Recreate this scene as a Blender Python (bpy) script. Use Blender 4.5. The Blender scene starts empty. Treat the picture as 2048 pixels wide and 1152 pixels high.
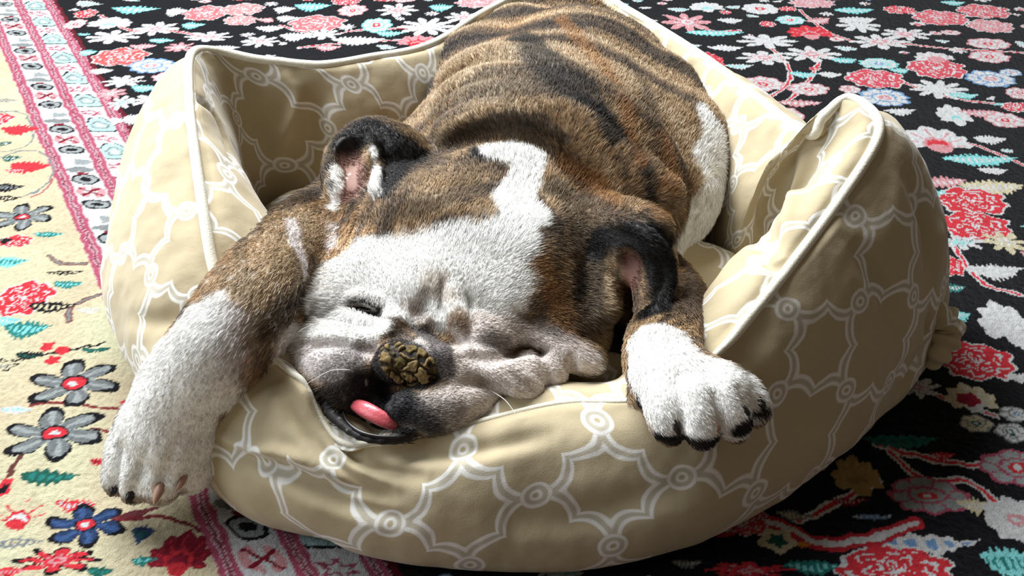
import bpy, math, random
import numpy as np
from mathutils import Vector, Matrix
from mathutils.bvhtree import BVHTree

# ------------------------------------------------------------------ camera, light, exposure
S = bpy.context.scene
COL = S.collection
FPX, PITCH, CAMH = 1900.0, math.radians(36.3), 0.65
CX, CY = 1024.0, 576.0
cam_data = bpy.data.cameras.new('camera')
cam_data.lens = 36.0 * FPX / 2048.0
cam_data.sensor_width = 36.0
cam_data.clip_start = 0.02
camera = bpy.data.objects.new('camera', cam_data)
camera.location = (0, 0, CAMH)
camera.rotation_euler = (math.pi / 2 - PITCH, 0, 0)
COL.objects.link(camera)
S.camera = camera
S.view_settings.view_transform = 'Standard'
S.view_settings.look = 'None'
S.view_settings.gamma = 1.0
S.view_settings.use_curve_mapping = False
S.view_settings.exposure = 0.48

world = bpy.data.worlds.new('room_light')
S.world = world
world.use_nodes = True
bg = world.node_tree.nodes['Background']
bg.inputs['Color'].default_value = (1.0, 0.85, 0.66, 1)
bg.inputs['Strength'].default_value = 0.10


def area_light(name, loc, target, sx, sy, power, color):
    ld = bpy.data.lights.new(name, 'AREA')
    ld.shape = 'RECTANGLE'
    ld.size, ld.size_y, ld.energy, ld.color = sx, sy, power, color
    o = bpy.data.objects.new(name, ld)
    o.location = loc
    o.rotation_euler = (Vector(target) - Vector(loc)).to_track_quat('-Z', 'Y').to_euler()
    COL.objects.link(o)
    return o


area_light('window_daylight', (-0.90, 1.95, 2.05), (0.05, 0.72, 0.1), 2.1, 1.4, 158, (0.93, 0.97, 1.0))
area_light('side_window_daylight', (-1.8, 0.30, 1.1), (-0.1, 0.65, 0.1), 0.9, 1.1, 13, (0.80, 0.90, 1.0))

# ------------------------------------------------------------------ helpers
SP, CP = math.sin(PITCH), math.cos(PITCH)


def ray(px, py):
    u, v = (px - CX) / FPX, (py - CY) / FPX
    return np.array([u, CP - v * SP, -SP - v * CP])


def at(px, py, z=0.0):
    """world point at height z that stands at this place of the photograph"""
    r = ray(px, py)
    t = (z - CAMH) / r[2]
    return np.array([0, 0, CAMH]) + r * t


def depth_at(px, py, z):
    return (z - CAMH) / ray(px, py)[2]


def to_px(P):
    P = np.asarray(P, float)
    d = P[..., 1] * CP - (P[..., 2] - CAMH) * SP
    up = P[..., 1] * SP + (P[..., 2] - CAMH) * CP
    return np.stack([CX + FPX * P[..., 0] / d, CY - FPX * up / d], -1)


def sm(e0, e1, x):
    t = np.clip((x - e0) / (e1 - e0), 0, 1)
    return t * t * (3 - 2 * t)


def _hash(ix, iy, iz, seed):
    h = (ix.astype(np.int64) * 374761393 + iy.astype(np.int64) * 668265263 + iz.astype(np.int64) * 1274126177 + seed * 974634777) & 0x7fffffff
    h = ((h ^ (h >> 13)) * 1103515245) & 0x7fffffff
    h = ((h ^ (h >> 15)) * 12345677) & 0x7fffffff
    return (h & 0xffffff).astype(np.float64) / float(0xffffff)


def noise3(P, sc, seed=0):
    """smooth value noise in 0..1"""
    Q = np.asarray(P, float) * sc
    I = np.floor(Q)
    F = Q - I
    F = F * F * (3 - 2 * F)
    I = I.astype(np.int64)
    r = 0
    for dx in (0, 1):
        wx = F[..., 0] if dx else 1 - F[..., 0]
        for dy in (0, 1):
            wy = F[..., 1] if dy else 1 - F[..., 1]
            for dz in (0, 1):
                wz = F[..., 2] if dz else 1 - F[..., 2]
                r = r + wx * wy * wz * _hash(I[..., 0] + dx, I[..., 1] + dy, I[..., 2] + dz, seed)
    return r


def fbm(P, sc, seed=0, oct=3):
    r, a, s = 0, 0.5, 0
    for i in range(oct):
        r = r + a * noise3(P, sc * 2 ** i, seed + i * 7)
        s += a
        a *= 0.5
    return r / s


def rgb(h):
    """sRGB 0..255 triple to linear"""
    c = np.array(h, float) / 255.0
    return np.where(c <= 0.04045, c / 12.92, ((c + 0.055) / 1.055) ** 2.4)


def spline(pts, n, closed=False):
    """Catmull-Rom through pts (any width), resampled evenly by arc length of the first 3 columns"""
    pts = np.asarray(pts, float)
    m = len(pts)
    segs = m if closed else m - 1
    out = []
    T = np.linspace(0, 1, 24, endpoint=False)[:, None]
    for i in range(segs):
        if closed:
            a, b, c, d = pts[(i - 1) % m], pts[i], pts[(i + 1) % m], pts[(i + 2) % m]
        else:
            a, b, c, d = pts[max(i - 1, 0)], pts[i], pts[i + 1], pts[min(i + 2, m - 1)]
        out.append(0.5 * ((2 * b) + (c - a) * T + (2 * a - 5 * b + 4 * c - d) * T ** 2 + (3 * b - a - 3 * c + d) * T ** 3))
    out = np.concatenate(out)
    out = np.vstack([out, out[:1] if closed else pts[-1:]])
    L = np.concatenate([[0], np.cumsum(np.linalg.norm(np.diff(out[:, :3], axis=0), axis=1))])
    q = np.linspace(0, L[-1], n, endpoint=not closed)
    return np.stack([np.interp(q, L, out[:, k]) for k in range(out.shape[1])], 1)


def mesh_np(name, V, F, smooth=True):
    """mesh from numpy arrays; F is (n,4) or (n,3)"""
    me = bpy.data.meshes.new(name)
    V = np.asarray(V, np.float32)
    F = np.asarray(F, np.int32)
    me.vertices.add(len(V))
    me.vertices.foreach_set('co', V.ravel())
    k = F.shape[1]
    me.loops.add(F.size)
    me.loops.foreach_set('vertex_index', F.ravel())
    me.polygons.add(len(F))
    me.polygons.foreach_set('loop_start', np.arange(0, F.size, k, dtype=np.int32))
    me.update(calc_edges=True)
    me.validate()
    me.polygons.foreach_set('use_smooth', np.full(len(me.polygons), smooth))
    return me


def link(name, me, mat=None, parent=None):
    o = bpy.data.objects.new(name, me)
    if mat:
        me.materials.append(mat)
    COL.objects.link(o)
    if parent:
        o.parent = parent
        o.matrix_parent_inverse = Matrix.Translation(-parent.location)
    return o


def tag(o, label=None, cat=None, group=None, kind=None):
    for k, v in (('label', label), ('category', cat), ('group', group), ('kind', kind)):
        if v:
            o[k] = v
    return o


def set_col(me, C, name='col'):
    a = me.color_attributes.new(name, 'FLOAT_COLOR', 'POINT')
    A = np.ones((len(me.vertices), 4), np.float32)
    A[:, :3] = C
    a.data.foreach_set('color', A.ravel())


def grid_faces(nu, nv, wrap=False):
    """quads of an nu x nv grid of vertices, index = i*nv + j; wrap closes the i direction"""
    i = np.arange(nu if wrap else nu - 1)[:, None]
    j = np.arange(nv - 1)[None, :]
    i2 = (i + 1) % nu
    return np.stack([i * nv + j, i2 * nv + j, i2 * nv + j + 1, i * nv + j + 1], -1).reshape(-1, 4)


def tube(path, rad, seg=10, closed=False):
    """V, F of a round tube along path with per-point radii"""
    P = np.asarray(path, float)
    n = len(P)
    R = np.broadcast_to(np.asarray(rad, float), (n,))
    if closed:
        T = np.roll(P, -1, 0) - np.roll(P, 1, 0)
    else:
        T = np.gradient(P, axis=0)
    T /= np.linalg.norm(T, axis=1)[:, None] + 1e-9
    up = np.array([0, 0, 1.0])
    A = np.cross(T, up)
    bad = np.linalg.norm(A, axis=1) < 0.05
    A[bad] = np.cross(T[bad], np.array([1.0, 0, 0]))
    A /= np.linalg.norm(A, axis=1)[:, None]
    B = np.cross(A, T)
    th = np.linspace(0, 2 * math.pi, seg, endpoint=False)
    V = P[:, None] + R[:, None, None] * (A[:, None] * np.cos(th)[None, :, None] + B[:, None] * np.sin(th)[None, :, None])
    i = np.arange(n if closed else n - 1)[:, None]
    j = np.arange(seg)[None, :]
    i2, j2 = (i + 1) % n, (j + 1) % seg
    F = np.stack([i * seg + j, i * seg + j2, i2 * seg + j2, i2 * seg + j], -1).reshape(-1, 4)
    return V.reshape(-1, 3), F


# ---- material helpers
def new_mat(name, base=(0.8, 0.8, 0.8), rough=0.6, spec=0.3, attr=None, sheen=0.0, sheen_rough=0.5, coat=0.0):
    m = bpy.data.materials.new(name)
    m.use_nodes = True
    nt = m.node_tree
    b = nt.nodes['Principled BSDF']
    b.inputs['Base Color'].default_value = (*base, 1)
    b.inputs['Roughness'].default_value = rough
    b.inputs['Specular IOR Level'].default_value = spec
    b.inputs['Sheen Weight'].default_value = sheen
    b.inputs['Sheen Roughness'].default_value = sheen_rough
    b.inputs['Coat Weight'].default_value = coat
    if attr:
        a = nt.nodes.new('ShaderNodeAttribute')
        a.attribute_name = attr
        nt.links.new(a.outputs['Color'], b.inputs['Base Color'])
    return m, nt, b


class X:
    """tiny expression wrapper over Math nodes"""
    nt = None

    def __init__(self, s):
        self.s = s

    @staticmethod
    def op(kind, *a):
        n = X.nt.nodes.new('ShaderNodeMath')
        n.operation = kind
        for i, v in enumerate(a):
            if isinstance(v, X):
                X.nt.links.new(v.s, n.inputs[i])
            else:
                n.inputs[i].default_value = float(v)
        return X(n.outputs[0])

    def __add__(s, o): return X.op('ADD', s, o)
    def __radd__(s, o): return X.op('ADD', s, o)
    def __sub__(s, o): return X.op('SUBTRACT', s, o)
    def __rsub__(s, o): return X.op('SUBTRACT', o, s)
    def __mul__(s, o): return X.op('MULTIPLY', s, o)
    def __rmul__(s, o): return X.op('MULTIPLY', s, o)
    def __truediv__(s, o): return X.op('DIVIDE', s, o)


def noise_tex(nt, scale, detail=3, vec=None, rough=0.5):
    n = nt.nodes.new('ShaderNodeTexNoise')
    n.inputs['Scale'].default_value = scale
    n.inputs['Detail'].default_value = detail
    n.inputs['Roughness'].default_value = rough
    if vec is None:
        tc = nt.nodes.new('ShaderNodeTexCoord')
        vec = tc.outputs['Object']
    nt.links.new(vec, n.inputs['Vector'])
    return n


def bump(nt, b, height, strength, dist):
    n = nt.nodes.new('ShaderNodeBump')
    n.inputs['Strength'].default_value = strength
    n.inputs['Distance'].default_value = dist
    nt.links.new(height, n.inputs['Height'])
    nt.links.new(n.outputs[0], b.inputs['Normal'])


def mix_rgb(nt, fac, a, b):
    n = nt.nodes.new('ShaderNodeMix')
    n.data_type = 'RGBA'
    for sock, v in ((n.inputs[0], fac), (n.inputs[6], a), (n.inputs[7], b)):
        if hasattr(v, 'is_output') or isinstance(v, bpy.types.NodeSocket):
            nt.links.new(v, sock)
        elif isinstance(v, (int, float)):
            sock.default_value = v
        else:
            sock.default_value = (*v, 1)
    return n.outputs[2]

RSTEP = 0.00176
NHAIR = 240000
VOX = 0.002
# ------------------------------------------------------------------ floor and the knotted rug
m, nt, b = new_mat('floor_boards', rgb((120, 92, 66)), 0.5)
wv = nt.nodes.new('ShaderNodeTexWave')
wv.inputs['Scale'].default_value = 3
wv.inputs['Distortion'].default_value = 6
wv.inputs['Detail'].default_value = 3
nt.links.new(mix_rgb(nt, wv.outputs['Fac'], rgb((96, 70, 48)), rgb((134, 104, 74))), b.inputs['Base Color'])
fl_ = link('floor', mesh_np('floor', np.array([(-2.6, -1, -.009), (2.6, -1, -.009), (2.6, 3.6, -.009), (-2.6, 3.6, -.009)], float), np.array([[0, 1, 2, 3]])), m)
fl_['kind'] = 'structure'


def axis(lo, hi, step0, step1, pad):
    a = [lo]
    while a[-1] < hi:
        f = (a[-1] - lo) / (hi - lo)
        a.append(a[-1] + step0 + (step1 - step0) * f)
    left, right = [], []
    s, x = step0, lo
    while x > lo - pad:
        s = min(s * 1.06, .0065)
        x -= s
        left.append(x)
    s, x = step1, a[-1]
    while x < hi + pad:
        s = min(s * 1.06, .0065)
        x += s
        right.append(x)
    return np.array(left[::-1] + a + right)


XS = axis(-1.03, 1.05, RSTEP, RSTEP, 0.35)
YS = axis(0.42, 1.93, RSTEP * .9, RSTEP * 2.1, 0.45)
GX, GY = np.meshgrid(XS, YS, indexing='ij')
PR = np.stack([GX, GY, np.zeros_like(GX)], -1)
# every knot reads the drawing a little off its place, so edges are stepped as in weaving
KX = GX + (noise3(PR, 90, 71) - .5) * .0042 + (noise3(PR, 480, 73) - .5) * .0009
KY = GY + (noise3(PR, 90, 72) - .5) * .0042 + (noise3(PR, 480, 74) - .5) * .0011

RED, PNK, LPNK, TEAL, DTEAL = rgb((184, 42, 52)), rgb((222, 128, 132)), rgb((238, 196, 194)), rgb((112, 186, 186)), rgb((34, 108, 102))
CRM, WBL, BLU, BLK, MAR = rgb((184, 171, 142)), rgb((206, 224, 226)), rgb((98, 132, 168)), rgb((13, 13, 17)), rgb((112, 20, 36))
GRB, GRN, GLD, NAVY, LILA, WHT = rgb((112, 116, 116)), rgb((24, 78, 66)), rgb((150, 122, 74)), rgb((34, 52, 84)), rgb((206, 190, 204)), rgb((232, 232, 222))
ROSE = rgb((150, 70, 90))


def line_x(p, q, Y):
    a, b_ = at(*p), at(*q)
    return a[0] + (Y - a[1]) * (b_[0] - a[0]) / (b_[1] - a[1])


LA = line_x((-3, 60), (222, 585), KY)
LB = line_x((34, 0), (229, 385), KY)
LC = line_x((94, 0), (260, 286), KY)
RC = np.empty(GX.shape + (3,))
RC[:] = BLK
RC[KX < LC] = rgb((206, 208, 200))
RC[KX < LA] = CRM
blot = fbm(PR, 14, 75)[..., None]
cream = KX < LA
RC[cream] = (CRM * (0.86 + .3 * blot))[cream]


def put(mask, col, i0=0, j0=0):
    sub = RC[i0:i0 + mask.shape[0], j0:j0 + mask.shape[1]]
    sub[mask] = col


# bands of the border
sB = KY
t1 = (KX - LA) / (LB - LA)
t2 = (KX - LB) / (LC - LB)
in1, in2 = (t1 > 0) & (t1 < 1), (t2 > 0) & (t2 < 1)
for (T, inn, per, kind) in ((t1, in1, .150, 0), (t2, in2, .085, 1)):
    u = (sB / per) % 1.0
    cell = np.floor(sB / per)
    x = (T - .5) * 2
    if kind == 0:
        def oval(uc, ru, rx, m=inn, u=u, x=x):
            return np.sqrt(((u - uc) / ru) ** 2 + (x / rx) ** 2) + np.where(m, 0, 9)
        o = oval(.14, .09, .62); put(o < 1, BLK); put(o < .78, GRB * 1.5); put(o < .4, BLK)
        o = oval(.36, .10, .62); put((o < 1.0) & (np.abs(x) > .12), PNK); put((o < .5), WHT); put((o < 1) & (np.abs(np.abs(x) * .9 - np.abs(u - .36) * 6) < .1), MAR)
        o = oval(.58, .09, .62); put(o < 1, BLK); put(o < .78, GRB * 1.5); put(o < .4, BLK)
        o = oval(.76, .05, .66); put(o < 1, GRB)
        o = oval(.90, .05, .66); put((o < 1) & (x > -.1), GRB * 1.4); put((o < .8) & (x < -.1), LPNK)
        k = inn & (np.abs(x) > .70) & (np.abs(x) < .86) & (((sB / .02) % 1) < .4); put(k, BLK)
        k = inn & (np.abs(x) < .22) & (np.abs(u - .68) < .018); put(k, MAR)
    else:
        th = np.arctan2(x, (u - .3) * 5)
        r = np.hypot(x / .78, (u - .3) / .27) / (1 + .14 * np.cos(5 * th)) + np.where(inn, 0, 9)
        put(r < 1.08, BLK * 2); put(r < .95, rgb((150, 178, 176))); put((r < .55) & (r > .4), GRB); put(r < .22, WHT)
        r = np.hypot((x + .1) / .75, (u - .8) / .17) / (1 + .35 * np.cos(6 * np.arctan2(x, (u - .8) * 5))) + np.where(inn, 0, 9)
        put(r < 1, LPNK); put((r < .6) & (r > .35), ROSE); put(r < .25, WHT)
for L, c in ((LA, None), (LB, None), (LC, None)):
    d = KX - L
    put((np.abs(d) < .0100), rgb((196, 158, 164)))
    put((np.abs(d - .0062) < .0032) | (np.abs(d + .0062) < .0032), ROSE)
    put((np.abs(d) < .0016), ROSE * .6)
put((KX - LC > .0115) & (KX - LC < .018), MAR * .6)

MOT = []                                  # centres already used, for the filler


def window(cx, cy, R):
    i0, i1 = np.searchsorted(XS, [cx - R, cx + R])
    j0, j1 = np.searchsorted(YS, [cy - R, cy + R])
    return i0, i1, j0, j1


def motif(fn, px, py, w, h, *a, rot=0.0, world=None):
    """fn draws in local coordinates (-1..1) about a place of the rug seen at (px, py), w x h half sizes"""
    if world:
        (cx, cy), (sx, sy) = world, (w, h)
    else:
        c = at(px, py)
        cx, cy = c[0], c[1]
        sx = w * depth_at(px, py, 0) / FPX
        sy = abs(at(px, py - h)[1] - at(px, py + h)[1]) / 2
    R = max(sx, sy) * 1.25
    i0, i1, j0, j1 = window(cx, cy, R)
    if i1 - i0 < 2 or j1 - j0 < 2:
        return
    x, y = KX[i0:i1, j0:j1] - cx, KY[i0:i1, j0:j1] - cy
    if rot:
        c_, s_ = math.cos(math.radians(rot)), math.sin(math.radians(rot))
        x, y = x * c_ + y * s_, -x * s_ + y * c_
    x, y = x / sx, y / sy
    for mask, col in fn(x, y, *a):
        put(mask, col, i0, j0)
    MOT.append((cx, cy, max(sx, sy)))


def rosette(x, y, n=8, c1=WHT, c2=PNK, c3=RED, outline=None):
    r, th = np.hypot(x, y), np.arctan2(y, x)
    e = r / (.86 + .14 * np.abs(np.cos(n * th / 2)))
    o = [(e < 1, outline if outline is not None else c2), (e < .88, c1),
         ((e < .88) & (e > .3) & (np.abs(np.cos(n * th / 2)) < .22), c2), (e < .52, c2), (e < .42, c1), (e < .26, c3), (e < .12, WHT)]
    return o


def peony(x, y, c1=RED, c2=LPNK):
    r, th = np.hypot(x, y), np.arctan2(y, x)
    e = r + .07 * np.cos(9 * th) + .05 * np.sin(5 * th + 9 * r)
    o = [(e < 1.0, c2), (e < .93, c1)]
    for k, (a, b_) in enumerate(((.76, .68), (.53, .46), (.33, .25))):
        o.append(((e < a) & (e > b_) & (np.sin(th * 6 + k * 1.7) > -.6), c2))
    o.append((e < .13, c2))
    return o


def star(x, y, n=8, c1=WHT, c2=PNK, out=None, p=.8):
    r, th = np.hypot(x, y), np.arctan2(y, x)
    R = .30 + .70 * np.abs(np.cos(n * th / 2)) ** p
    e = r / R
    o = []
    if out is not None:
        o.append((e < 1.10, out))
        e = e * 1.12
    return o + [(e < 1, c1), ((e < .55) & (np.abs(np.sin(n * th / 2)) < .25), c2), (r < .24, c2), (r < .12, c1)]


def bigflower(x, y, c1=GRB, c2=RED, out=BLK):
    r, th = np.hypot(x, y), np.arctan2(y, x) + .25 * np.hypot(x, y)
    R = .28 + .72 * np.abs(np.cos(3 * th)) ** .7
    e = r / R
    return [(e < 1, out), (e < .84, c1 * .8), ((e < .84) & (np.cos(12 * th) > .3), c1 * 1.5), (r < .27, out), (r < .22, c2), (r < .1, LPNK)]


def leaf(x, y, c1=TEAL, c2=WHT, n=9):
    w = .62 * (1 - np.clip(np.abs(x), 0, 1) ** 1.7) * (1 + .22 * np.sin(x * n * 3)) * (1 - .25 * x)
    b_ = y - .35 * (x * x - .4)
    o = [((np.abs(b_) < w) & (np.abs(x) < 1), c1)]
    o.append(((np.abs(b_) < w * .42) & (np.abs(x) < .8) & (np.sin(x * n * 3 + 1) > -.1), c2))
    return o


def palmette(x, y, c1=WHT, c2=PNK, c3=RED):
    th = np.arctan2(x, y + .55)
    r = np.hypot(x, y + .55)
    R = 1.35 * (1 - .35 * np.abs(th) / 1.6) * (.84 + .16 * np.abs(np.cos(th * 6)))
    e = r / np.maximum(R, .05) + np.where(np.abs(th) < 1.75, 0, 9)
    return [(e < 1, c1), ((e < .85) & (np.abs(np.sin(th * 6)) < .22) & (e > .35), c2), (e < .45, c2), (e < .32, c3), (np.hypot(x / .3, (y + .7) / .3) < 1, c2)]


def blobm(x, y, c1=RED, c2=None):
    r = np.hypot(x, y) + .12 * np.sin(np.arctan2(y, x) * 5)
    o = [(r < .95, c1)]
    if c2 is not None:
        o.append((r < .5, c2))
    return o


def vine(pts, w, col, w2=None, col2=None):
    P = spline([(*at(px, py), 0) for px, py in pts], max(8, len(pts) * 6))[:, :2]
    lo, hi = P.min(0) - .03, P.max(0) + .03
    i0, i1 = np.searchsorted(XS, [lo[0], hi[0]])
    j0, j1 = np.searchsorted(YS, [lo[1], hi[1]])
    if i1 - i0 < 2 or j1 - j0 < 2:
        return
    x, y = KX[i0:i1, j0:j1], KY[i0:i1, j0:j1]
    best = np.full(x.shape, 9.0)
    for a, c in zip(P[:-1], P[1:]):
        ab = c - a
        t = np.clip(((x - a[0]) * ab[0] + (y - a[1]) * ab[1]) / (ab @ ab + 1e-12), 0, 1)
        best = np.minimum(best, np.hypot(x - a[0] - t * ab[0], y - a[1] - t * ab[1]))
    put(best < w, col, i0, j0)
    if col2 is not None:
        put(best < w2, col2, i0, j0)


# vines of the dark field first, then the flowers over them
for pts in ([(1500, 70), (1560, 110), (1580, 160), (1530, 200)], [(1760, 80), (1880, 95), (2048, 105)], [(1600, 20), (1650, 60), (1700, 80)],
            [(1570, 205), (1610, 170), (1640, 120)], [(1780, 150), (1850, 180), (1930, 200), (2048, 210)], [(1860, 280), (1950, 290), (2048, 330)],
            [(200, 30), (260, 60), (330, 60), (420, 75)], [(560, 50), (640, 70), (720, 60), (840, 55)], [(600, 95), (700, 85), (850, 78)],
            [(1755, 887), (1850, 915), (1960, 930), (2048, 925)], [(1780, 900), (1850, 960), (1930, 960), (2000, 1010)], [(1900, 480), (1960, 560), (2040, 590)],
            [(1330, 30), (1420, 60), (1480, 60)], [(1700, 720), (1850, 780), (1990, 830)], [(1600, 1040), (1680, 1000), (1760, 960)]):
    vine(pts, .0042, LPNK, .0018, RED)
F = [
    (peony, 1881, 35, 56, 15, rgb((204, 84, 92))), (peony, 1968, 22, 52, 14, rgb((204, 84, 92))), (peony, 1981, 52, 46, 13, rgb((214, 120, 124))),
    (leaf, 1708, 20, 42, 9, TEAL), (leaf, 1715, 38, 40, 8, WHT), (palmette, 1617, 62, 48, 16, RED, PNK, RED),
    (star, 1534, 82, 62, 14, 8, WHT, LPNK), (star, 1717, 50, 46, 15, 8, WHT, LILA), (star, 1760, 83, 62, 15, 8, LPNK, PNK), (star, 1812, 68, 52, 13, 8, LPNK, PNK),
    (rosette, 1977, 87, 44, 12, 8, WHT, PNK), (rosette, 1979, 113, 42, 12, 8, LPNK, PNK), (star, 1530, 115, 58, 14, 8, LPNK, PNK), (star, 1625, 108, 58, 16, 8, LPNK, PNK),
    (rosette, 1758, 127, 42, 11, 10, WBL, TEAL, BLU), (leaf, 1800, 140, 22, 8, TEAL),
    (peony, 1751, 157, 58, 19, rgb((200, 66, 78))), (peony, 1873, 136, 58, 20, rgb((200, 66, 78))), (palmette, 1866, 112, 44, 12, LPNK, PNK, PNK),
    (rosette, 1526, 167, 44, 15, 8, WHT, PNK, RED), (rosette, 1617, 177, 42, 13, 8, WHT, PNK, RED), (leaf, 1608, 148, 28, 9, TEAL),
    (rosette, 1769, 194, 52, 18, 10, WBL, BLU, PNK), (rosette, 1981, 157, 50, 17, 10, WBL, BLU, PNK), (star, 1878, 178, 60, 20, 10, WHT, LPNK),
    (rosette, 1573, 232, 36, 20, 7, WHT, PNK, GRN), (palmette, 1905, 226, 36, 24, WHT, WBL, TEAL), (leaf, 1600, 205, 50, 9, PNK, LPNK),
    (palmette, 1866, 275, 74, 30, LPNK, PNK, RED), (leaf, 1981, 278, 34, 12, WBL), (leaf, 1960, 318, 78, 17, TEAL, WBL, 14), (leaf, 1988, 340, 32, 11, WHT),
    (leaf, 1885, 362, 52, 16, PNK, LPNK), (leaf, 1985, 372, 68, 22, CRM, WHT, 12), (peony, 1942, 401, 72, 28, RED, LPNK), (peony, 1951, 452, 72, 29, RED, LPNK),
    (peony, 1858, 428, 22, 24, RED, LPNK), (leaf, 1868, 385, 26, 10, TEAL), (star, 1920, 484, 52, 15, 8, WBL, TEAL), (star, 2010, 484, 44, 22, 8, CRM, LILA),
    (leaf, 1430, 65, 62, 8, TEAL, WBL, 12), (star, 1374, 44, 50, 18, 8, PNK, LPNK), (palmette, 1413, 12, 38, 11, WHT, WBL, TEAL), (peony, 1625, 6, 46, 9, PNK),
    (rosette, 1521, 17, 38, 11, 8, WHT, LPNK), (leaf, 1462, 40, 26, 8, WBL), (peony, 1424, 124, 24, 19, RED, PNK), (leaf, 1478, 132, 30, 8, WBL, TEAL), (leaf, 1452, 95, 36, 9, WHT),
    (rosette, 1580, 40, 30, 9, 8, WBL, TEAL), (leaf, 1660, 148, 26, 8, WHT), (leaf, 1690, 120, 30, 8, TEAL), (rosette, 1700, 178, 22, 9, 6, LPNK, PNK), (leaf, 1960, 225, 40, 12, PNK), (rosette, 2010, 240, 40, 16, 8, WHT, PNK, RED),
    (leaf, 1800, 222, 34, 10, LILA), (leaf, 1930, 190, 30, 9, TEAL), (rosette, 2040, 186, 30, 12, 8, LPNK, PNK),
    (leaf, 1913, 630, 32, 16, TEAL, LPNK), (palmette, 2008, 640, 60, 52, WHT, WBL, WHT), (peony, 1895, 530, 34, 22, RED, LPNK), (leaf, 1990, 540, 60, 24, WBL, WHT, 12), (leaf, 1905, 575, 30, 12, DTEAL),
    (peony, 1952, 722, 78, 37, RED, LPNK), (leaf, 2034, 752, 26, 14, LPNK), (palmette, 1940, 792, 56, 34, CRM, LPNK, RED), (blobm, 1936, 798, 26, 13, MAR * 1.4),
    (rosette, 1952, 847, 34, 19, 6, CRM, GRB, GRN), (rosette, 2024, 864, 36, 21, 6, WBL, GRB, GRN), (rosette, 2030, 828, 32, 15, 6, WBL, GRB, BLU),
    (leaf, 1803, 880, 78, 20, DTEAL * .8, GRN, 8), (leaf, 1889, 910, 26, 12, RED, PNK), (palmette, 1712, 945, 54, 46, GLD * 1.1, GLD, GLD * .8),
    (rosette, 1856, 990, 82, 39, 8, GRB * 1.4, ROSE, RED), (rosette, 2036, 935, 78, 38, 8, GRB * 1.6, ROSE, RED), (leaf, 1948, 1008, 34, 24, CRM, WHT), (rosette, 2034, 1040, 66, 50, 8, WBL, LPNK, PNK),
    (leaf, 1745, 1033, 46, 10, BLU, WBL), (leaf, 1856, 1085, 110, 30, WBL, BLU, 6), (peony, 1793, 1142, 118, 54, RED, LPNK), (leaf, 2022, 1122, 60, 50, TEAL, DTEAL, 8),
    (leaf, 1622, 1132, 62, 22, DTEAL, TEAL), (leaf, 1590, 1030, 40, 14, GRB, CRM), (star, 1500, 1140, 90, 16, 8, RED, PNK), (leaf, 1376, 1128, 34, 12, GRB), (leaf, 1700, 1000, 40, 12, MAR, PNK),
    # upper left field
    (leaf, 271, 18, 50, 11, TEAL, WBL), (peony, 172, 27, 22, 9, RED), (palmette, 222, 44, 48, 13, WHT, WBL, TEAL), (star, 224, 74, 54, 14, 8, LILA, WHT), (star, 312, 57, 48, 14, 8, LILA, PNK),
    (leaf, 323, 80, 26, 7, TEAL), (star, 359, 94, 32, 10, 8, PNK, LPNK), (star, 417, 73, 50, 11, 8, LPNK, PNK), (peony, 240, 113, 56, 18, rgb((204, 76, 76))), (rosette, 302, 131, 46, 15, 10, WBL, BLU, PNK),
    (leaf, 203, 141, 24, 9, WHT), (leaf, 176, 104, 18, 10, TEAL), (star, 247, 162, 44, 12, 8, WHT, LPNK), (star, 222, 187, 32, 12, 8, PNK, LPNK), (star, 242, 205, 28, 14, 8, WBL, TEAL), (leaf, 270, 236, 24, 14, WHT),
    (peony, 411, 26, 44, 15, rgb((214, 96, 100))), (peony, 486, 18, 42, 12, rgb((214, 120, 120))), (peony, 480, 40, 34, 10, rgb((214, 120, 120))), (leaf, 352, 22, 22, 12, WBL), (leaf, 385, 50, 24, 9, TEAL),
    (leaf, 624, 12, 38, 12, TEAL, WBL), (leaf, 569, 18, 24, 10, WBL), (peony, 634, 46, 56, 16, rgb((214, 96, 100))), (star, 645, 68, 40, 11, 8, WHT, LPNK), (star, 795, 20, 42, 14, 8, LPNK, PNK),
    (star, 854, 53, 60, 18, 10, LILA, WHT), (rosette, 753, 50, 32, 15, 8, WBL, TEAL), (leaf, 781, 66, 32, 9, TEAL), (palmette, 836, 80, 46, 13, PNK, RED, PNK), (leaf, 716, 80, 56, 13, WHT, WBL, 12), (leaf, 657, 95, 28, 9, PNK),
    (peony, 960, 5, 50, 10, PNK), (star, 928, 34, 40, 12, 8, LILA, PNK), (leaf, 882, 14, 26, 10, TEAL), (leaf, 574, 36, 24, 10, WHT), (leaf, 590, 72, 34, 12, WHT), (leaf, 919, 60, 24, 10, PNK),
    (star, 520, 82, 40, 12, 8, LPNK, PNK), (leaf, 540, 56, 30, 9, WBL), (leaf, 450, 95, 30, 8, WBL), (rosette, 705, 20, 30, 12, 8, WHT, PNK), (leaf, 285, 92, 30, 8, PNK), (rosette, 150, 48, 22, 10, 8, WHT, PNK),
    (star, 300, 200, 40, 14, 8, WHT, PNK), (leaf, 290, 175, 30, 10, TEAL), (leaf, 235, 240, 18, 10, WHT),
]
for fl in F:
    motif(fl[0], fl[1], fl[2], fl[3], fl[4], *fl[5:])
vine([(1440, 1062), (1540, 1045), (1640, 1085), (1750, 1075), (1830, 1045)], .007, RED * .8, .003, LPNK)
motif(blobm, 1554, 1080, 36, 24, CRM, GRN)
motif(leaf, 1611, 1087, 22, 7, rgb((200, 110, 40)), GLD)
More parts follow.
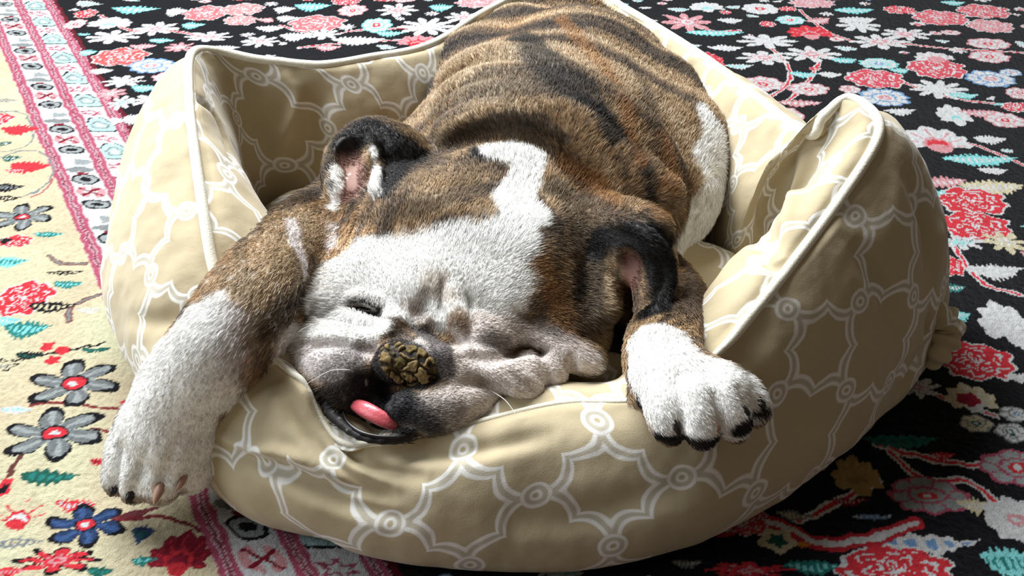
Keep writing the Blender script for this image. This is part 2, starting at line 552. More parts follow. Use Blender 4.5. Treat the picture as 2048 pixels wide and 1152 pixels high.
# filler: small flowers and leaves over the rest of the dark field
rr = random.Random(5)
kinds = [(leaf, (TEAL, WBL)), (leaf, (WHT, LPNK)), (star, (8, LPNK, PNK)), (rosette, (8, WHT, PNK, RED)), (leaf, (PNK, LPNK)), (rosette, (8, WBL, BLU, PNK)),
         (peony, (rgb((196, 60, 70)), LPNK)), (leaf, (WBL, TEAL)), (palmette, (LPNK, PNK, RED)), (star, (8, WHT, LILA))]
for _ in range(5200):
    x, y = rr.uniform(-1.2, 1.35), rr.uniform(.2, 2.2)
    s = rr.uniform(.008, .028)
    lc = float(np.interp(y, YS, LC[0]))
    if x < lc + .02 + s:
        continue
    if any((x - a) ** 2 + (y - b_) ** 2 < (s * .95 + c * .85) ** 2 for a, b_, c in MOT):
        continue
    fn, a = kinds[rr.randrange(len(kinds))]
    motif(fn, 0, 0, s * 1.15, s * rr.uniform(.75, 1.1), *a, rot=rr.choice((-35, -15, 0, 0, 20, 160)) if fn is leaf else 0, world=(x, y))

# cream field at the left
vine([(0, 724), (60, 715), (208, 685)], .0016, BLK)
vine([(198, 589), (150, 608), (138, 620), (137, 640)], .0035, rgb((110, 70, 64)), .0012, GRB)
vine([(66, 807), (130, 805), (200, 812), (270, 824)], .0022, rgb((110, 40, 40)))
vine([(47, 906), (24, 930), (20, 950)], .0026, rgb((90, 50, 44)))
vine([(110, 862), (180, 860), (236, 862)], .0018, rgb((110, 40, 40)))
vine([(225, 1040), (300, 1018), (345, 995), (365, 978)], .003, rgb((90, 40, 44)))
vine([(225, 1042), (310, 1033), (370, 1042), (400, 1060)], .0022, rgb((110, 40, 44)))
vine([(99, 510), (120, 524), (172, 527)], .0030, rgb((112, 76, 66)), .001, GRB)
vine([(0, 315), (50, 300), (90, 310), (105, 345), (70, 385), (0, 400)], .0015, GRB)
vine([(0, 222), (45, 225), (62, 250), (66, 280), (30, 300), (0, 302)], .0014, GRB)
vine([(104, 355), (90, 380), (60, 395)], .0018, rgb((150, 90, 90)))
for fl in [
    (peony, 47, 596, 55, 36, RED, LPNK), (leaf, 135, 568, 34, 13, DTEAL, TEAL), (leaf, 104, 611, 52, 16, BLK, CRM, 9), (leaf, 55, 655, 48, 28, DTEAL, TEAL), (leaf, 15, 640, 30, 12, TEAL),
    (leaf, 57, 709, 28, 15, BLK, GRN), (blobm, 94, 693, 15, 9, RED), (blobm, 125, 700, 16, 8, RED), (blobm, 104, 719, 16, 8, RED * .9), (leaf, 193, 699, 32, 8, GRN, DTEAL), (star, 8, 730, 26, 14, 6, CRM, GRB, BLK),
    (bigflower, 148, 765, 98, 50), (bigflower, 109, 866, 108, 56), (leaf, 31, 818, 38, 14, LPNK, TEAL), (leaf, 203, 920, 26, 9, RED, MAR), (leaf, 262, 806, 24, 14, RED, PNK),
    (leaf, 99, 952, 64, 26, GRN, DTEAL, 7), (palmette, 45, 1020, 70, 38, CRM, RED, LPNK), (leaf, 150, 1008, 46, 18, RED, LPNK), (bigflower, 172, 1050, 84, 46, NAVY * 1.3, RED), (leaf, 286, 1066, 24, 30, NAVY, GRN),
    (palmette, 365, 1100, 66, 52, MAR, RED * .8, MAR), (star, 115, 1120, 80, 26, 8, RED, PNK, BLK), (leaf, 198, 1140, 28, 14, GRN, DTEAL), (leaf, 30, 1085, 60, 14, GRB, CRM), (blobm, 8, 975, 14, 22, RED, BLK), (leaf, 20, 1140, 40, 16, RED, PNK),
    (leaf, 40, 258, 40, 15, RED, RED), (leaf, 58, 332, 44, 18, RED, RED), (leaf, 10, 287, 14, 8, GRN), (leaf, 22, 316, 18, 9, GRN), (bigflower, 44, 433, 66, 28), (peony, 31, 482, 34, 12, RED), (leaf, 99, 467, 32, 8, DTEAL, TEAL),
    (leaf, 21, 522, 40, 16, TEAL, DTEAL), (leaf, 16, 373, 34, 13, BLK, GRB), (leaf, 10, 395, 34, 8, BLK, CRM), (leaf, 30, 340, 20, 8, RED), (leaf, 130, 545, 40, 7, BLK, CRM), (leaf, 10, 200, 30, 6, GRB, CRM), (leaf, 12, 480, 14, 10, BLK),
    (leaf, 290, 1120, 30, 14, DTEAL, TEAL), (leaf, 180, 620, 30, 8, LILA, CRM),
]:
    motif(fl[0], fl[1], fl[2], fl[3], fl[4], *fl[5:])
for _ in range(1500):
    x, y = rr.uniform(-1.5, -.2), rr.uniform(.1, 2.2)
    s = rr.uniform(.010, .040)
    la = float(np.interp(y, YS, LA[0]))
    if x > la - .02 - s or any((x - a) ** 2 + (y - b_) ** 2 < (s * 1.15 + c * .95) ** 2 for a, b_, c in MOT):
        continue
    fn, a = [(bigflower, ()), (leaf, (DTEAL, TEAL)), (leaf, (BLK, CRM)), (peony, (RED, LPNK)), (leaf, (RED, PNK)), (star, (8, LPNK, PNK, BLK)), (leaf, (GRB, CRM))][rr.randrange(7)]
    motif(fn, 0, 0, s * 1.1, s * (.45 if fn is leaf else .9), *a, rot=rr.choice((-30, -10, 0, 15, 160)) if fn is leaf else 0, world=(x, y))
RC = np.minimum(RC * .80, .37)
RC *= (0.80 + 0.28 * noise3(PR, 420, 81))[..., None]
zr = (noise3(PR, 380, 83) - .5) * .0016 + (noise3(PR, 30, 84) - .5) * .0008
zr[[0, -1]] = -.008
zr[:, [0, -1]] = -.008
PR[..., 2] = zr - .0004
MAT_RUG, _nt, _b = new_mat('wool_pile', rough=0.95, spec=0.05, attr='col', sheen=0.08, sheen_rough=0.45)
bump(_nt, _b, noise_tex(_nt, 650, 3).outputs['Fac'], 0.7, 0.002)
rme = mesh_np('rug', PR.reshape(-1, 3), grid_faces(len(XS), len(YS)))
set_col(rme, np.clip(RC, 0, 1).reshape(-1, 3))
rug = link('rug', rme, MAT_RUG)
if rme.polygons[0].normal.z < 0:
    rme.flip_normals()
tag(rug, 'large knotted wool rug, black floral field with a cream flowered border, under the bed', 'rug')

# ------------------------------------------------------------------ the dog bed
def trellis_material():
    m, nt, b = new_mat('trellis_cotton', rough=0.85, spec=0.12, sheen=0.25, sheen_rough=0.4)
    X.nt = nt
    uv = nt.nodes.new('ShaderNodeUVMap')
    uv.uv_map = 'UVMap'
    warp = noise_tex(nt, 26, 2, uv.outputs[0])
    sep0 = nt.nodes.new('ShaderNodeSeparateXYZ')
    nt.links.new(uv.outputs[0], sep0.inputs[0])
    sepn = nt.nodes.new('ShaderNodeSeparateColor')
    nt.links.new(warp.outputs['Color'], sepn.inputs[0])
    x = X(sep0.outputs[0]) + (X(sepn.outputs[0]) - 0.5) * 0.008
    y = X(sep0.outputs[1]) + (X(sepn.outputs[1]) - 0.5) * 0.008
    E = 0.074 * math.sqrt(2)
    p = (x + y) / E
    q = (x - y) / E

    def edge(s, t):
        # distance to the scalloped ribbon that follows the lattice line t = integer
        j = X.op('ROUND', t)
        dt = t - j
        cell = X.op('FLOOR', s)
        fr = s - cell
        par = X.op('FLOORED_MODULO', cell + j, 2.0)
        sgn = par * 2.0 - 1.0
        a = fr * (2 * math.pi)
        off = X.op('POWER', X.op('ABSOLUTE', X.op('SINE', a)), 0.75) * 0.135
        return X.op('ABSOLUTE', dt - off * sgn)
    d = X.op('SMOOTH_MIN', edge(p, q), edge(q, p), 0.06)
    dx = p - X.op('ROUND', p)
    dy = q - X.op('ROUND', q)
    rn = X.op('SQRT', dx * dx + dy * dy)
    def band(v, lo, hi, e=0.012):
        a1 = nt.nodes.new('ShaderNodeMapRange'); a1.interpolation_type = 'SMOOTHSTEP'
        nt.links.new(v.s, a1.inputs[0]); a1.inputs[1].default_value = lo - e; a1.inputs[2].default_value = lo + e
        a2 = nt.nodes.new('ShaderNodeMapRange'); a2.interpolation_type = 'SMOOTHSTEP'
        nt.links.new(v.s, a2.inputs[0]); a2.inputs[1].default_value = hi - e; a2.inputs[2].default_value = hi + e
        a2.inputs[3].default_value = 1; a2.inputs[4].default_value = 0
        return X(a1.outputs[0]) * X(a2.outputs[0])
    out_eye = band(rn, 0.148, 9)
    white = X.op('MAXIMUM', band(d, 0.027, 0.074) * out_eye, X.op('MAXIMUM', band(rn, 0.112, 0.152), band(rn, 0.03, 0.065)))
    grey = X.op('MAXIMUM', band(d, -1, 0.026) * out_eye, band(rn, 0.065, 0.112))
    blot = noise_tex(nt, 9, 4)
    base = mix_rgb(nt, blot.outputs['Fac'], rgb((172, 157, 126)), rgb((185, 171, 142)))
    c1 = mix_rgb(nt, grey.s, base, rgb((184, 177, 160)))
    c2 = mix_rgb(nt, (white * 0.9).s, c1, rgb((228, 226, 222)))
    nt.links.new(c2, b.inputs['Base Color'])
    wv = noise_tex(nt, 900, 2, uv.outputs[0])
    bg_ = noise_tex(nt, 30, 3, uv.outputs[0])
    h = X(wv.outputs['Fac']) * 0.12 + X(bg_.outputs['Fac']) * 0.9
    bump(nt, b, h.s, 0.5, 0.003)
    return m


MAT_TRELLIS = trellis_material()
MAT_PIPING, _nt, _b = new_mat('piping_cotton', rgb((222, 217, 200)), 0.8, 0.15, sheen=0.2)
bump(_nt, _b, noise_tex(_nt, 700, 2).outputs['Fac'], 0.4, 0.001)

BED_C = np.array([0.02, 0.80, 0.0])
# crest (px, py, height), outer bulge (px, py, height) or None where the photograph hides it, inner thickness
STN = [
    ((383, 112, .270), (238, 415, .09), .030),
    ((378, 190, .262), (222, 470, .08), .040),
    ((388, 290, .245), (215, 530, .075), .060),
    ((408, 430, .218), (222, 620, .07), .080),
    ((430, 548, .190), (268, 740, .065), .075),
    ((470, 640, .165), (360, 880, .06), .060),
    ((530, 700, .150), (405, 965, 0.020), .050),
    ((600, 765, .135), (500, 1042, 0.018), .050),
    ((690, 872, .112), (650, 1082, 0.016), .050),
    ((790, 880, .108), (790, 1122, 0.015), .050),
    ((950, 845, .116), (970, 1142, 0.015), .050),
    ((1120, 806, .126), (1150, 1140, 0.015), .050),
    ((1270, 800, .138), (1320, 1112, 0.016), .050),
    ((1365, 765, .150), (1450, 1060, 0.018), .055),
    ((1445, 695, .170), (1590, 975, 0.020), .060),
    ((1560, 560, .203), (1725, 862, 0.030), .065),
    ((1680, 400, .240), (1835, 752, 0.040), .065),
    ((1752, 285, .270), (1884, 660, 0.055), .055),
    ((1748, 232, .282), (1884, 570, 0.070), .045),
    ((1694, 200, .285), (1850, 470, .09), .040),
    ((1645, 238, .272), None, .040),
    ((1615, 272, .252), None, .045),
    ((1510, 196, .245), None, .035),
    ((1400, 112, .240), None, .035),
    ((1255, 22, .238), None, .04),
    ((1130, -45, .236), None, .06),
    ((980, 20, .236), None, .06),
    ((860, 92, .238), None, .05),
    ((740, 118, .240), None, .045),
    ((640, 132, .242), None, .045),
    ((520, 122, .250), None, .04),
    ((430, 104, .262), None, .03),
]
rows = []
for (c, o, ti) in STN:
    C = at(*c)
    out = C - BED_C
    out[2] = 0
    out /= np.linalg.norm(out)
    O = at(*o) if o else C + out * 0.10 + np.array([0, 0, 0.085 - C[2]])
    rows.append(np.concatenate([C, O, [ti]]))
NB = 1000
ring = spline(rows, NB, closed=True)
C_, O_, TI = ring[:, :3], ring[:, 3:6], ring[:, 6:7]
OUT = O_ - C_
OUT[:, 2] = 0
OUT /= np.linalg.norm(OUT, axis=1)[:, None]
rad = C_ - BED_C
rad[:, 2] = 0
rad /= np.linalg.norm(rad, axis=1)[:, None]
OUT = OUT * 0.5 + rad * 0.5
OUT /= np.linalg.norm(OUT, axis=1)[:, None]
# smooth the direction around the loop
for _ in range(60):
    OUT = (np.roll(OUT, 1, 0) + OUT + np.roll(OUT, -1, 0)) / 3
OUT /= np.linalg.norm(OUT, axis=1)[:, None]


def zz(P, z):
    Q = P.copy()
    Q[:, 2] = np.broadcast_to(np.asarray(z).reshape(-1), (len(Q),))
    return Q


hc = C_[:, 2]
prof = [
    zz(O_ - OUT * 0.06, 0.002),
    zz(O_ - OUT * 0.022, 0.003),
    O_,
    C_ * 0.27 + O_ * 0.73 + OUT * 0.021,
    C_ * 0.53 + O_ * 0.47 + OUT * 0.028 + np.array([0, 0, .004]),
    C_ * 0.80 + O_ * 0.20 + OUT * 0.021 + np.array([0, 0, .009]),
    C_ * 0.96 + O_ * 0.04 + OUT * 0.006 + np.array([0, 0, .004]),
    C_,
    C_ - OUT * TI * 0.35 + np.array([0, 0, -.004]),
    zz(C_ - OUT * TI * 0.95, hc - 0.25 * (hc - 0.05)),
    zz(C_ - OUT * (TI * 1.15), hc - 0.55 * (hc - 0.05)),
    zz(C_ - OUT * (TI * 1.0 + .004), np.full(NB, 0.075)),
    zz(C_ - OUT * (TI * .7), np.full(NB, 0.03)),
]
K = len(prof)
PF = np.stack(prof, 1)                       # NB x K x 3
sub = 14
Vb = []
for k in range(K - 1):
    a, b_, c, d = PF[:, max(k - 1, 0)], PF[:, k], PF[:, k + 1], PF[:, min(k + 2, K - 1)]
    for s in range(sub):
        t = s / sub
        Vb.append(0.5 * ((2 * b_) + (c - a) * t + (2 * a - 5 * b_ + 4 * c - d) * t * t + (3 * b_ - a - 3 * c + d) * t ** 3))
Vb.append(PF[:, -1])
Vb = np.stack(Vb, 1)                         # NB x NV x 3
NV = Vb.shape[1]
# UVs in metres: along the loop and up the wall
Lu = np.concatenate([[0], np.cumsum(np.linalg.norm(np.diff(O_ * 0.55 + C_ * 0.45, axis=0), axis=1))])
seglen = np.linalg.norm(np.diff(Vb, axis=1), axis=2)
Lv = np.concatenate([np.zeros((NB, 1)), np.cumsum(seglen, 1)], 1)
Lv = Lv - Lv[:, 7 * sub:7 * sub + 1]          # zero at the seam
perim = Lu[-1] + np.linalg.norm(C_[0] - C_[-1])
REP = 0.074 * 2
ncell = round(perim / REP)
Lu = Lu * (ncell * REP / perim)


def normals_grid(V, wrap):
    du = np.roll(V, -1, 0) - np.roll(V, 1, 0) if wrap else np.gradient(V, axis=0)
    dv = np.gradient(V, axis=1)
    n = np.cross(du, dv)
    return n / (np.linalg.norm(n, axis=2)[..., None] + 1e-12)


Nb = normals_grid(Vb, True)
ctr = np.array([0.02, 0.8, 0.1])
# orientation: outward
if np.mean(np.sum(Nb[:, 3 * sub] * OUT, 1)) < 0:
    Nb = -Nb
disp = (fbm(Vb, 9, 3) - 0.5) * 0.016 + (fbm(Vb, 26, 5) - 0.5) * 0.006
# gathers that run from the seam down the cloth
ph = Lu[:, None] * 120 + noise3(Vb, 20, 9) * 6
seamd = np.abs(Lv)
disp += -0.0016 * (0.5 + 0.5 * np.sin(ph)) * np.exp(-seamd / 0.035) * (0.3 + 1.2 * noise3(Vb, 12, 11))
disp *= sm(0.0, 0.012, seamd) * sm(0.0, 0.03, Vb[:, :, 2])
Vb = Vb + Nb * disp[..., None]


def stroke_dist(P, A):
    """distance from points to a polyline A (n,3), and the parameter of the nearest place 0..1"""
    best = np.full(P.shape[:-1], 1e9)
    par = np.zeros(P.shape[:-1])
    for i in range(len(A) - 1):
        a, b_ = A[i], A[i + 1]
        ab = b_ - a
        t = np.clip(((P - a) @ ab) / (ab @ ab), 0, 1)
        d = np.linalg.norm(P - a - t[..., None] * ab, axis=-1)
        w = d < best
        best = np.where(w, d, best)
        par = np.where(w, (i + t) / (len(A) - 1), par)
    return best, par


def quads_to_tris(F):
    return np.vstack([F[:, [0, 1, 2]], F[:, [0, 2, 3]]])


def bed_bvh(V, F):
    return BVHTree.FromPolygons([tuple(v) for v in V], [tuple(f) for f in F])


# tension folds in the cloth: photo polyline, width, depth (positive = groove, negative = ridge)
FOLDS = [
    ([(455, 900), (560, 945), (680, 985), (800, 990)], .009, .008),
    ([(440, 870), (500, 900), (560, 905), (620, 930)], .006, -.005),
    ([(620, 780), (660, 850), (730, 920), (860, 960)], .008, .008),
    ([(560, 760), (600, 840), (680, 940), (780, 1000)], .008, .006),
    ([(590, 745), (620, 810), (690, 880)], .006, -.006),
    ([(560, 950), (680, 1010), (820, 1040)], .008, .005),
    ([(720, 905), (900, 905), (1100, 870)], .009, .005),
    ([(1000, 1040), (1200, 1030), (1400, 960)], .016, .005),
    ([(1500, 470), (1530, 520), (1560, 540)], .006, .006),
    ([(1560, 330), (1530, 430), (1560, 520)], .010, .008),
    ([(1610, 290), (1600, 370), (1560, 470)], .009, -.006),
    ([(640, 160), (620, 280), (560, 400)], .016, .007),
    ([(560, 140), (600, 200), (560, 300)], .010, -.005),
    ([(385, 190), (430, 230), (470, 330)], .007, .006),
    ([(390, 620), (330, 640), (260, 640)], .01, .004),
    ([(1700, 480), (1760, 560), (1800, 690)], .016, .005),
    ([(1810, 330), (1850, 450), (1860, 560)], .012, .005),
    ([(1860, 620), (1850, 700), (1790, 800)], .009, .007),
    ([(1450, 640), (1560, 800), (1700, 850)], .018, .004),
]
Fb = grid_faces(NB, NV, wrap=True)
bvh = bed_bvh(Vb.reshape(-1, 3), Fb)
for pts, w, dep in FOLDS:
    hp = []
    for (px, py) in spline([(a, b_, 0) for a, b_ in pts], 9)[:, :2]:
        r = ray(px, py)
        loc, nor, _, _ = bvh.ray_cast(Vector((0, 0, CAMH)), Vector(r))
        if loc:
            hp.append(np.array(loc))
    if len(hp) < 3:
        continue
    d, par = stroke_dist(Vb, np.array(hp))
    Vb = Vb - Nb * (dep * 1.5 * np.exp(-(d / (w * .85)) ** 2) * np.sin(math.pi * np.clip(par, 0.02, 0.98)) ** 0.6)[..., None]
Vbf = Vb.reshape(-1, 3)
dog_bed = bpy.data.objects.new('dog_bed', None)
dog_bed.location = (0.02, 0.80, 0)
COL.objects.link(dog_bed)
tag(dog_bed, 'beige padded dog bed printed with a white trellis, high piped sides, under the bulldog', 'dog bed')
# orientation of faces
n0 = np.cross(Vbf[Fb[5 * sub, 1]] - Vbf[Fb[5 * sub, 0]], Vbf[Fb[5 * sub, 3]] - Vbf[Fb[5 * sub, 0]])
me = mesh_np('bolster', Vbf, Fb if n0 @ OUT[0] > 0 else Fb[:, ::-1])
uvl = me.uv_layers.new(name='UVMap')
UU = np.broadcast_to(Lu[:, None], (NB, NV)).reshape(-1) + 0.024
VV = Lv.reshape(-1) + 0.02
li = np.empty(len(me.loops), np.int32)
me.loops.foreach_get('vertex_index', li)
u = UU[li].reshape(-1, 4).copy()
wrapf = (u.max(1) - u.min(1)) > 0.5
u[wrapf] = np.where(u[wrapf] < 0.5, u[wrapf] + ncell * REP, u[wrapf])
uvl.data.foreach_set('uv', np.stack([u.reshape(-1), VV[li]], 1).astype(np.float32).ravel())
bolster = link('bolster', me, MAT_TRELLIS, dog_bed)
# piping on the seam
seam = Vb[:, 7 * sub]
sp_ = to_px(seam)
flat = 1 - sm(640, 740, sp_[:, 1])   # the cord lies flush where chin and paw press the rim
V, F = tube(seam + np.array([0, 0, .0015]) * flat[:, None], 0.0025 + .0022 * flat, 10, closed=True)
piping = link('piping', mesh_np('piping', V, F), MAT_PIPING, dog_bed)
piping['label'] = 'cream corded piping along the rim'
# a tuck of spare cloth that sticks out at the right corner
tk = spline([(*at(1862, 735, .05), .006), (*at(1880, 700, .07), .013), (*at(1896, 660, .085), .014), (*at(1880, 630, .10), .012), (*at(1868, 612, .11), .006)], 40)
V, F = tube(tk[:, :3], tk[:, 3] * (1 + .18 * np.sin(np.arange(40) * .9)), 18)
Nt = fbm(V, 60, 15) - .5
V = V + (V - np.repeat(tk[:, :3], 18, 0)) * Nt[:, None] * .8
tme = mesh_np('cloth_tuck', V, F)
ul = tme.uv_layers.new(name='UVMap')
li = np.empty(len(tme.loops), np.int32)
tme.loops.foreach_get('vertex_index', li)
ul.data.foreach_set('uv', np.stack([V[li, 0] * 1.4 + .03, V[li, 2] + .03], 1).astype(np.float32).ravel())
link('cloth_tuck', tme, MAT_TRELLIS, dog_bed)
# seat cushion: a puffed pad inside the walls
inner = C_ - OUT * (TI * 0.9)
NS, NR = 360, 70
idx = np.linspace(0, NB, NS, endpoint=False).astype(int)
R0 = inner[idx]
cen = np.array([0.03, 0.80, 0])
s = np.linspace(0, 1, NR)[None, :, None]
Vs = cen + (R0[:, None] - cen) * s
s2 = np.linspace(0, 1, NR)[None, :]
zt = 0.055 + 0.085 * (1 - s2 ** 5) ** 0.6 + 0 * Vs[..., 0]
Vs[..., 2] = zt
Vs[..., 2] += (fbm(Vs, 11, 21) - 0.5) * 0.02
# the pad sinks to the front where the dog's chest lies on it
Vs[..., 2] -= 0.025 * np.exp(-((Vs[..., 0] + 0.02) / 0.16) ** 2 - ((Vs[..., 1] - 0.66) / 0.12) ** 2)
Vs[..., 2] += 0.018 * np.exp(-((Vs[..., 0] - 0.17) / 0.07) ** 2 - ((Vs[..., 1] - 0.69) / 0.07) ** 2)
Fs = grid_faces(NS, NR, wrap=True)
me = mesh_np('seat_cushion', Vs.reshape(-1, 3), Fs)
uvl = me.uv_layers.new(name='UVMap')
li = np.empty(len(me.loops), np.int32)
me.loops.foreach_get('vertex_index', li)
a = math.radians(25)
XY = Vs.reshape(-1, 3)[li][:, :2]
uvl.data.foreach_set('uv', np.stack([XY[:, 0] * math.cos(a) - XY[:, 1] * math.sin(a), XY[:, 0] * math.sin(a) + XY[:, 1] * math.cos(a)], 1).astype(np.float32).ravel())
seat = link('seat_cushion', me, MAT_TRELLIS, dog_bed)
if me.polygons[NR * 10 + 5].normal.z < 0:
    me.flip_normals()

# ------------------------------------------------------------------ the bulldog: one distance field, one skin
G0 = np.array([-0.40, 0.40, -0.004])
G1 = np.array([0.32, 1.14, 0.40])
H_ = VOX
DIM = np.ceil((G1 - G0) / H_).astype(int) + 1
FLD = np.full(tuple(DIM), 0.03, np.float32)


def box_of(lo, hi):
    a = np.maximum(np.floor((lo - G0) / H_).astype(int), 0)
    b = np.minimum(np.ceil((hi - G0) / H_).astype(int) + 1, DIM)
    return a, b


def coords(a, b):
    ax = [(G0[i] + np.arange(a[i], b[i]) * H_).astype(np.float32) for i in range(3)]
    return np.meshgrid(*ax, indexing='ij', sparse=True)


def smin(a, b, k):
    h = np.maximum(k - np.abs(a - b), 0) / k
    return np.minimum(a, b) - h * h * k * 0.25


def cone_d(A, B, ra, rb, g):
    ab = B - A
    L2 = float(ab @ ab) + 1e-12
    x, y, z = g[0] - A[0], g[1] - A[1], g[2] - A[2]
    t = np.clip((x * ab[0] + y * ab[1] + z * ab[2]) / L2, 0, 1)
    return np.sqrt((x - t * ab[0]) ** 2 + (y - t * ab[1]) ** 2 + (z - t * ab[2]) ** 2) - (ra + (rb - ra) * t)


def put_cone(A, B, ra, rb, k, sub=False):
    m = max(ra, rb) + 0.032
    a, b = box_of(np.minimum(A, B) - m, np.maximum(A, B) + m)
    if np.any(b <= a):
        return
    sl = tuple(slice(a[i], b[i]) for i in range(3))
    d = cone_d(A, B, ra, rb, coords(a, b))
    if sub:
        FLD[sl] = -smin(-FLD[sl], d, k)
    else:
        FLD[sl] = smin(FLD[sl], d, k)


FLAT = True


def P4(p):
    """(px, py, z, r_px) -> world centre, radius in metres"""
    z = p[2]
    if FLAT and z > .13:
        z = .13 + (z - .13) * (.35 if p[3] > 60 else .62)
    return at(p[0], p[1], z), p[3] * depth_at(p[0], p[1], z) / FPX


def chain(pts, k=0.012, sub=False, n=0):
    q = [np.append(*map(np.atleast_1d, P4(p))) for p in pts]
    q = np.array(q)
    if n:
        q = spline(q, n)
    if len(q) == 1:
        put_cone(q[0, :3], q[0, :3] + 1e-5, q[0, 3], q[0, 3], k, sub)
    for i in range(len(q) - 1):
        put_cone(q[i, :3], q[i + 1, :3], q[i, 3], q[i + 1, 3], k, sub)


def ell_px(px, py, z, R, **kw):
    ell(at(px, py, z), R, **kw)


def ell(C, R, rz=0.0, ry=0.0, rx=0.0, k=0.02, sub=False):
    C, R = np.asarray(C, float), np.asarray(R, float)
    m = R.max() + 0.032
    a, b = box_of(C - m, C + m)
    sl = tuple(slice(a[i], b[i]) for i in range(3))
    g = coords(a, b)
    M = np.array((Matrix.Rotation(math.radians(rz), 3, 'Z') @ Matrix.Rotation(math.radians(ry), 3, 'Y') @ Matrix.Rotation(math.radians(rx), 3, 'X')).transposed())
    x, y, z = g[0] - C[0], g[1] - C[1], g[2] - C[2]
    q = [(M[i, 0] * x + M[i, 1] * y + M[i, 2] * z) for i in range(3)]
    k0 = np.sqrt(sum((q[i] / R[i]) ** 2 for i in range(3)))
    k1 = np.sqrt(sum((q[i] / R[i] ** 2) ** 2 for i in range(3))) + 1e-9
    d = k0 * (k0 - 1) / k1
    FLD[sl] = -smin(-FLD[sl], d, k) if sub else smin(FLD[sl], d, k)


def sample(P):
    Q = (np.asarray(P) - G0) / H_
    I = np.clip(np.floor(Q).astype(int), 0, DIM - 2)
    f = np.clip(Q - I, 0, 1)
    r = 0
    for dx in (0, 1):
        for dy in (0, 1):
            for dz in (0, 1):
                w = (f[..., 0] if dx else 1 - f[..., 0]) * (f[..., 1] if dy else 1 - f[..., 1]) * (f[..., 2] if dz else 1 - f[..., 2])
                r = r + w * FLD[I[..., 0] + dx, I[..., 1] + dy, I[..., 2] + dz]
    return r


def hit(px, py):
    """first point of the skin met at this place of the photograph"""
    r = ray(px, py)
    t = np.linspace(0.40, 1.5, 900)
    P = np.array([0, 0, CAMH]) + r * t[:, None]
    ok = np.all((P > G0) & (P < G1), 1)
    v = np.where(ok, sample(P), 1)
    w = np.nonzero((v[1:] < 0) & (v[:-1] >= 0))[0]
    if not len(w):
        return None
    i = w[0]
    f = v[i] / (v[i] - v[i + 1] + 1e-9)
    return P[i] + (P[i + 1] - P[i]) * f


def grad(P):
    e = H_
    return np.stack([sample(P + np.eye(3)[i] * e) - sample(P - np.eye(3)[i] * e) for i in range(3)], -1)


def hits(pts, n=0):
    """pts (px, py, w) -> rows (x, y, z, w_m) on the skin"""
    q = np.array(pts, float)
    if n:
        q = spline(np.column_stack([q[:, 0], q[:, 1], np.zeros(len(q)), q[:, 2:]]), n)
        q = np.delete(q, 2, 1)
    out = []
    for row in q:
        h = hit(row[0], row[1])
        if h is not None:
            dep = h[1] * CP - (h[2] - CAMH) * SP
            out.append([*h, row[2] * dep / FPX])
    return np.array(out)


def ridge(pts, lift=0.0, k=0.006, n=9, sub=False):
    """a roll of skin (or a crease when sub) laid along the surface; lift moves its centre outwards (m)"""
    q = hits(pts, n)
    if len(q) < 2:
        return
    g = grad(q[:, :3])
    g /= np.linalg.norm(g, axis=1)[:, None] + 1e-9
    c = q[:, :3] + g * lift
    for i in range(len(c) - 1):
        if np.linalg.norm(c[i + 1] - c[i]) < 0.05:
            put_cone(c[i], c[i + 1], q[i, 3], q[i + 1, 3], k, sub)


def crease(pts, k=0.006, n=9, lift=0.0):
    ridge(pts, lift, k, n, sub=True)


# trunk
ell_px(1072, 508, 0.115, (0.142, 0.131, 0.108), rz=-8, k=0.03)
ell_px(1129, 360, 0.140, (0.157, 0.164, 0.132), rz=-8, k=0.03)
ell_px(1149, 250, 0.140, (0.134, 0.153, 0.132), rz=-8, k=0.03)
ell_px(1120, 60, 0.175, (0.118, 0.13, 0.118), rz=-8, k=0.03)
# haunch on the right, thigh folded along the flank
chain([(1315, 220, .28, 105), (1352, 310, .27, 108), (1345, 390, .24, 92)], k=.02)
chain([(1035, 85, .36, 72), (965, 165, .30, 100), (905, 230, .2, 105)], k=.02)
# neck and shoulders
chain([(1010, 400, .165, 185), (1060, 300, .185, 215)], k=.03)
chain([(900, 330, .165, 110), (760, 420, .15, 110), (650, 470, .15, 90)], k=.03)
chain([(1180, 400, .16, 130), (1240, 480, .14, 85)], k=.02)
# breast between the forelegs, fills the gap; its shade is painted black in the coat
chain([(1180, 600, .10, 90), (1235, 660, .10, 62), (1250, 700, .10, 45)], k=.01)
# skull
chain([(860, 500, .19, 155), (1040, 560, .18, 155)], k=.015)
chain([(950, 440, .195, 140), (1030, 400, .205, 125)], k=.02)
chain([(770, 500, .185, 110), (860, 420, .20, 110)], k=.02)
chain([(1090, 460, .195, 100), (1120, 530, .18, 90)], k=.02)
# brow and face
chain([(770, 570, .165, 110), (880, 600, .165, 120), (1010, 630, .15, 110)], k=.02)
# left temple and cheek
chain([(652, 606, .172, 29), (674, 560, .178, 34), (692, 510, .185, 36)], k=.014)
chain([(700, 620, .14, 60)], k=.02)
# right cheek
chain([(1100, 600, .15, 105), (1140, 660, .13, 80)], k=.02)
# muzzle core
chain([(730, 710, .115, 80), (820, 720, .12, 95), (940, 730, .11, 80), (1060, 720, .105, 60)], k=.015)
# flews
chain([(650, 705, .125, 72), (690, 735, .128, 84), (700, 780, .115, 62), (712, 815, .102, 38)], k=.006, n=8)
chain([(798, 815, .130, 27), (850, 822, .120, 48), (910, 808, .120, 48), (965, 790, .118, 38)], k=.006, n=8)
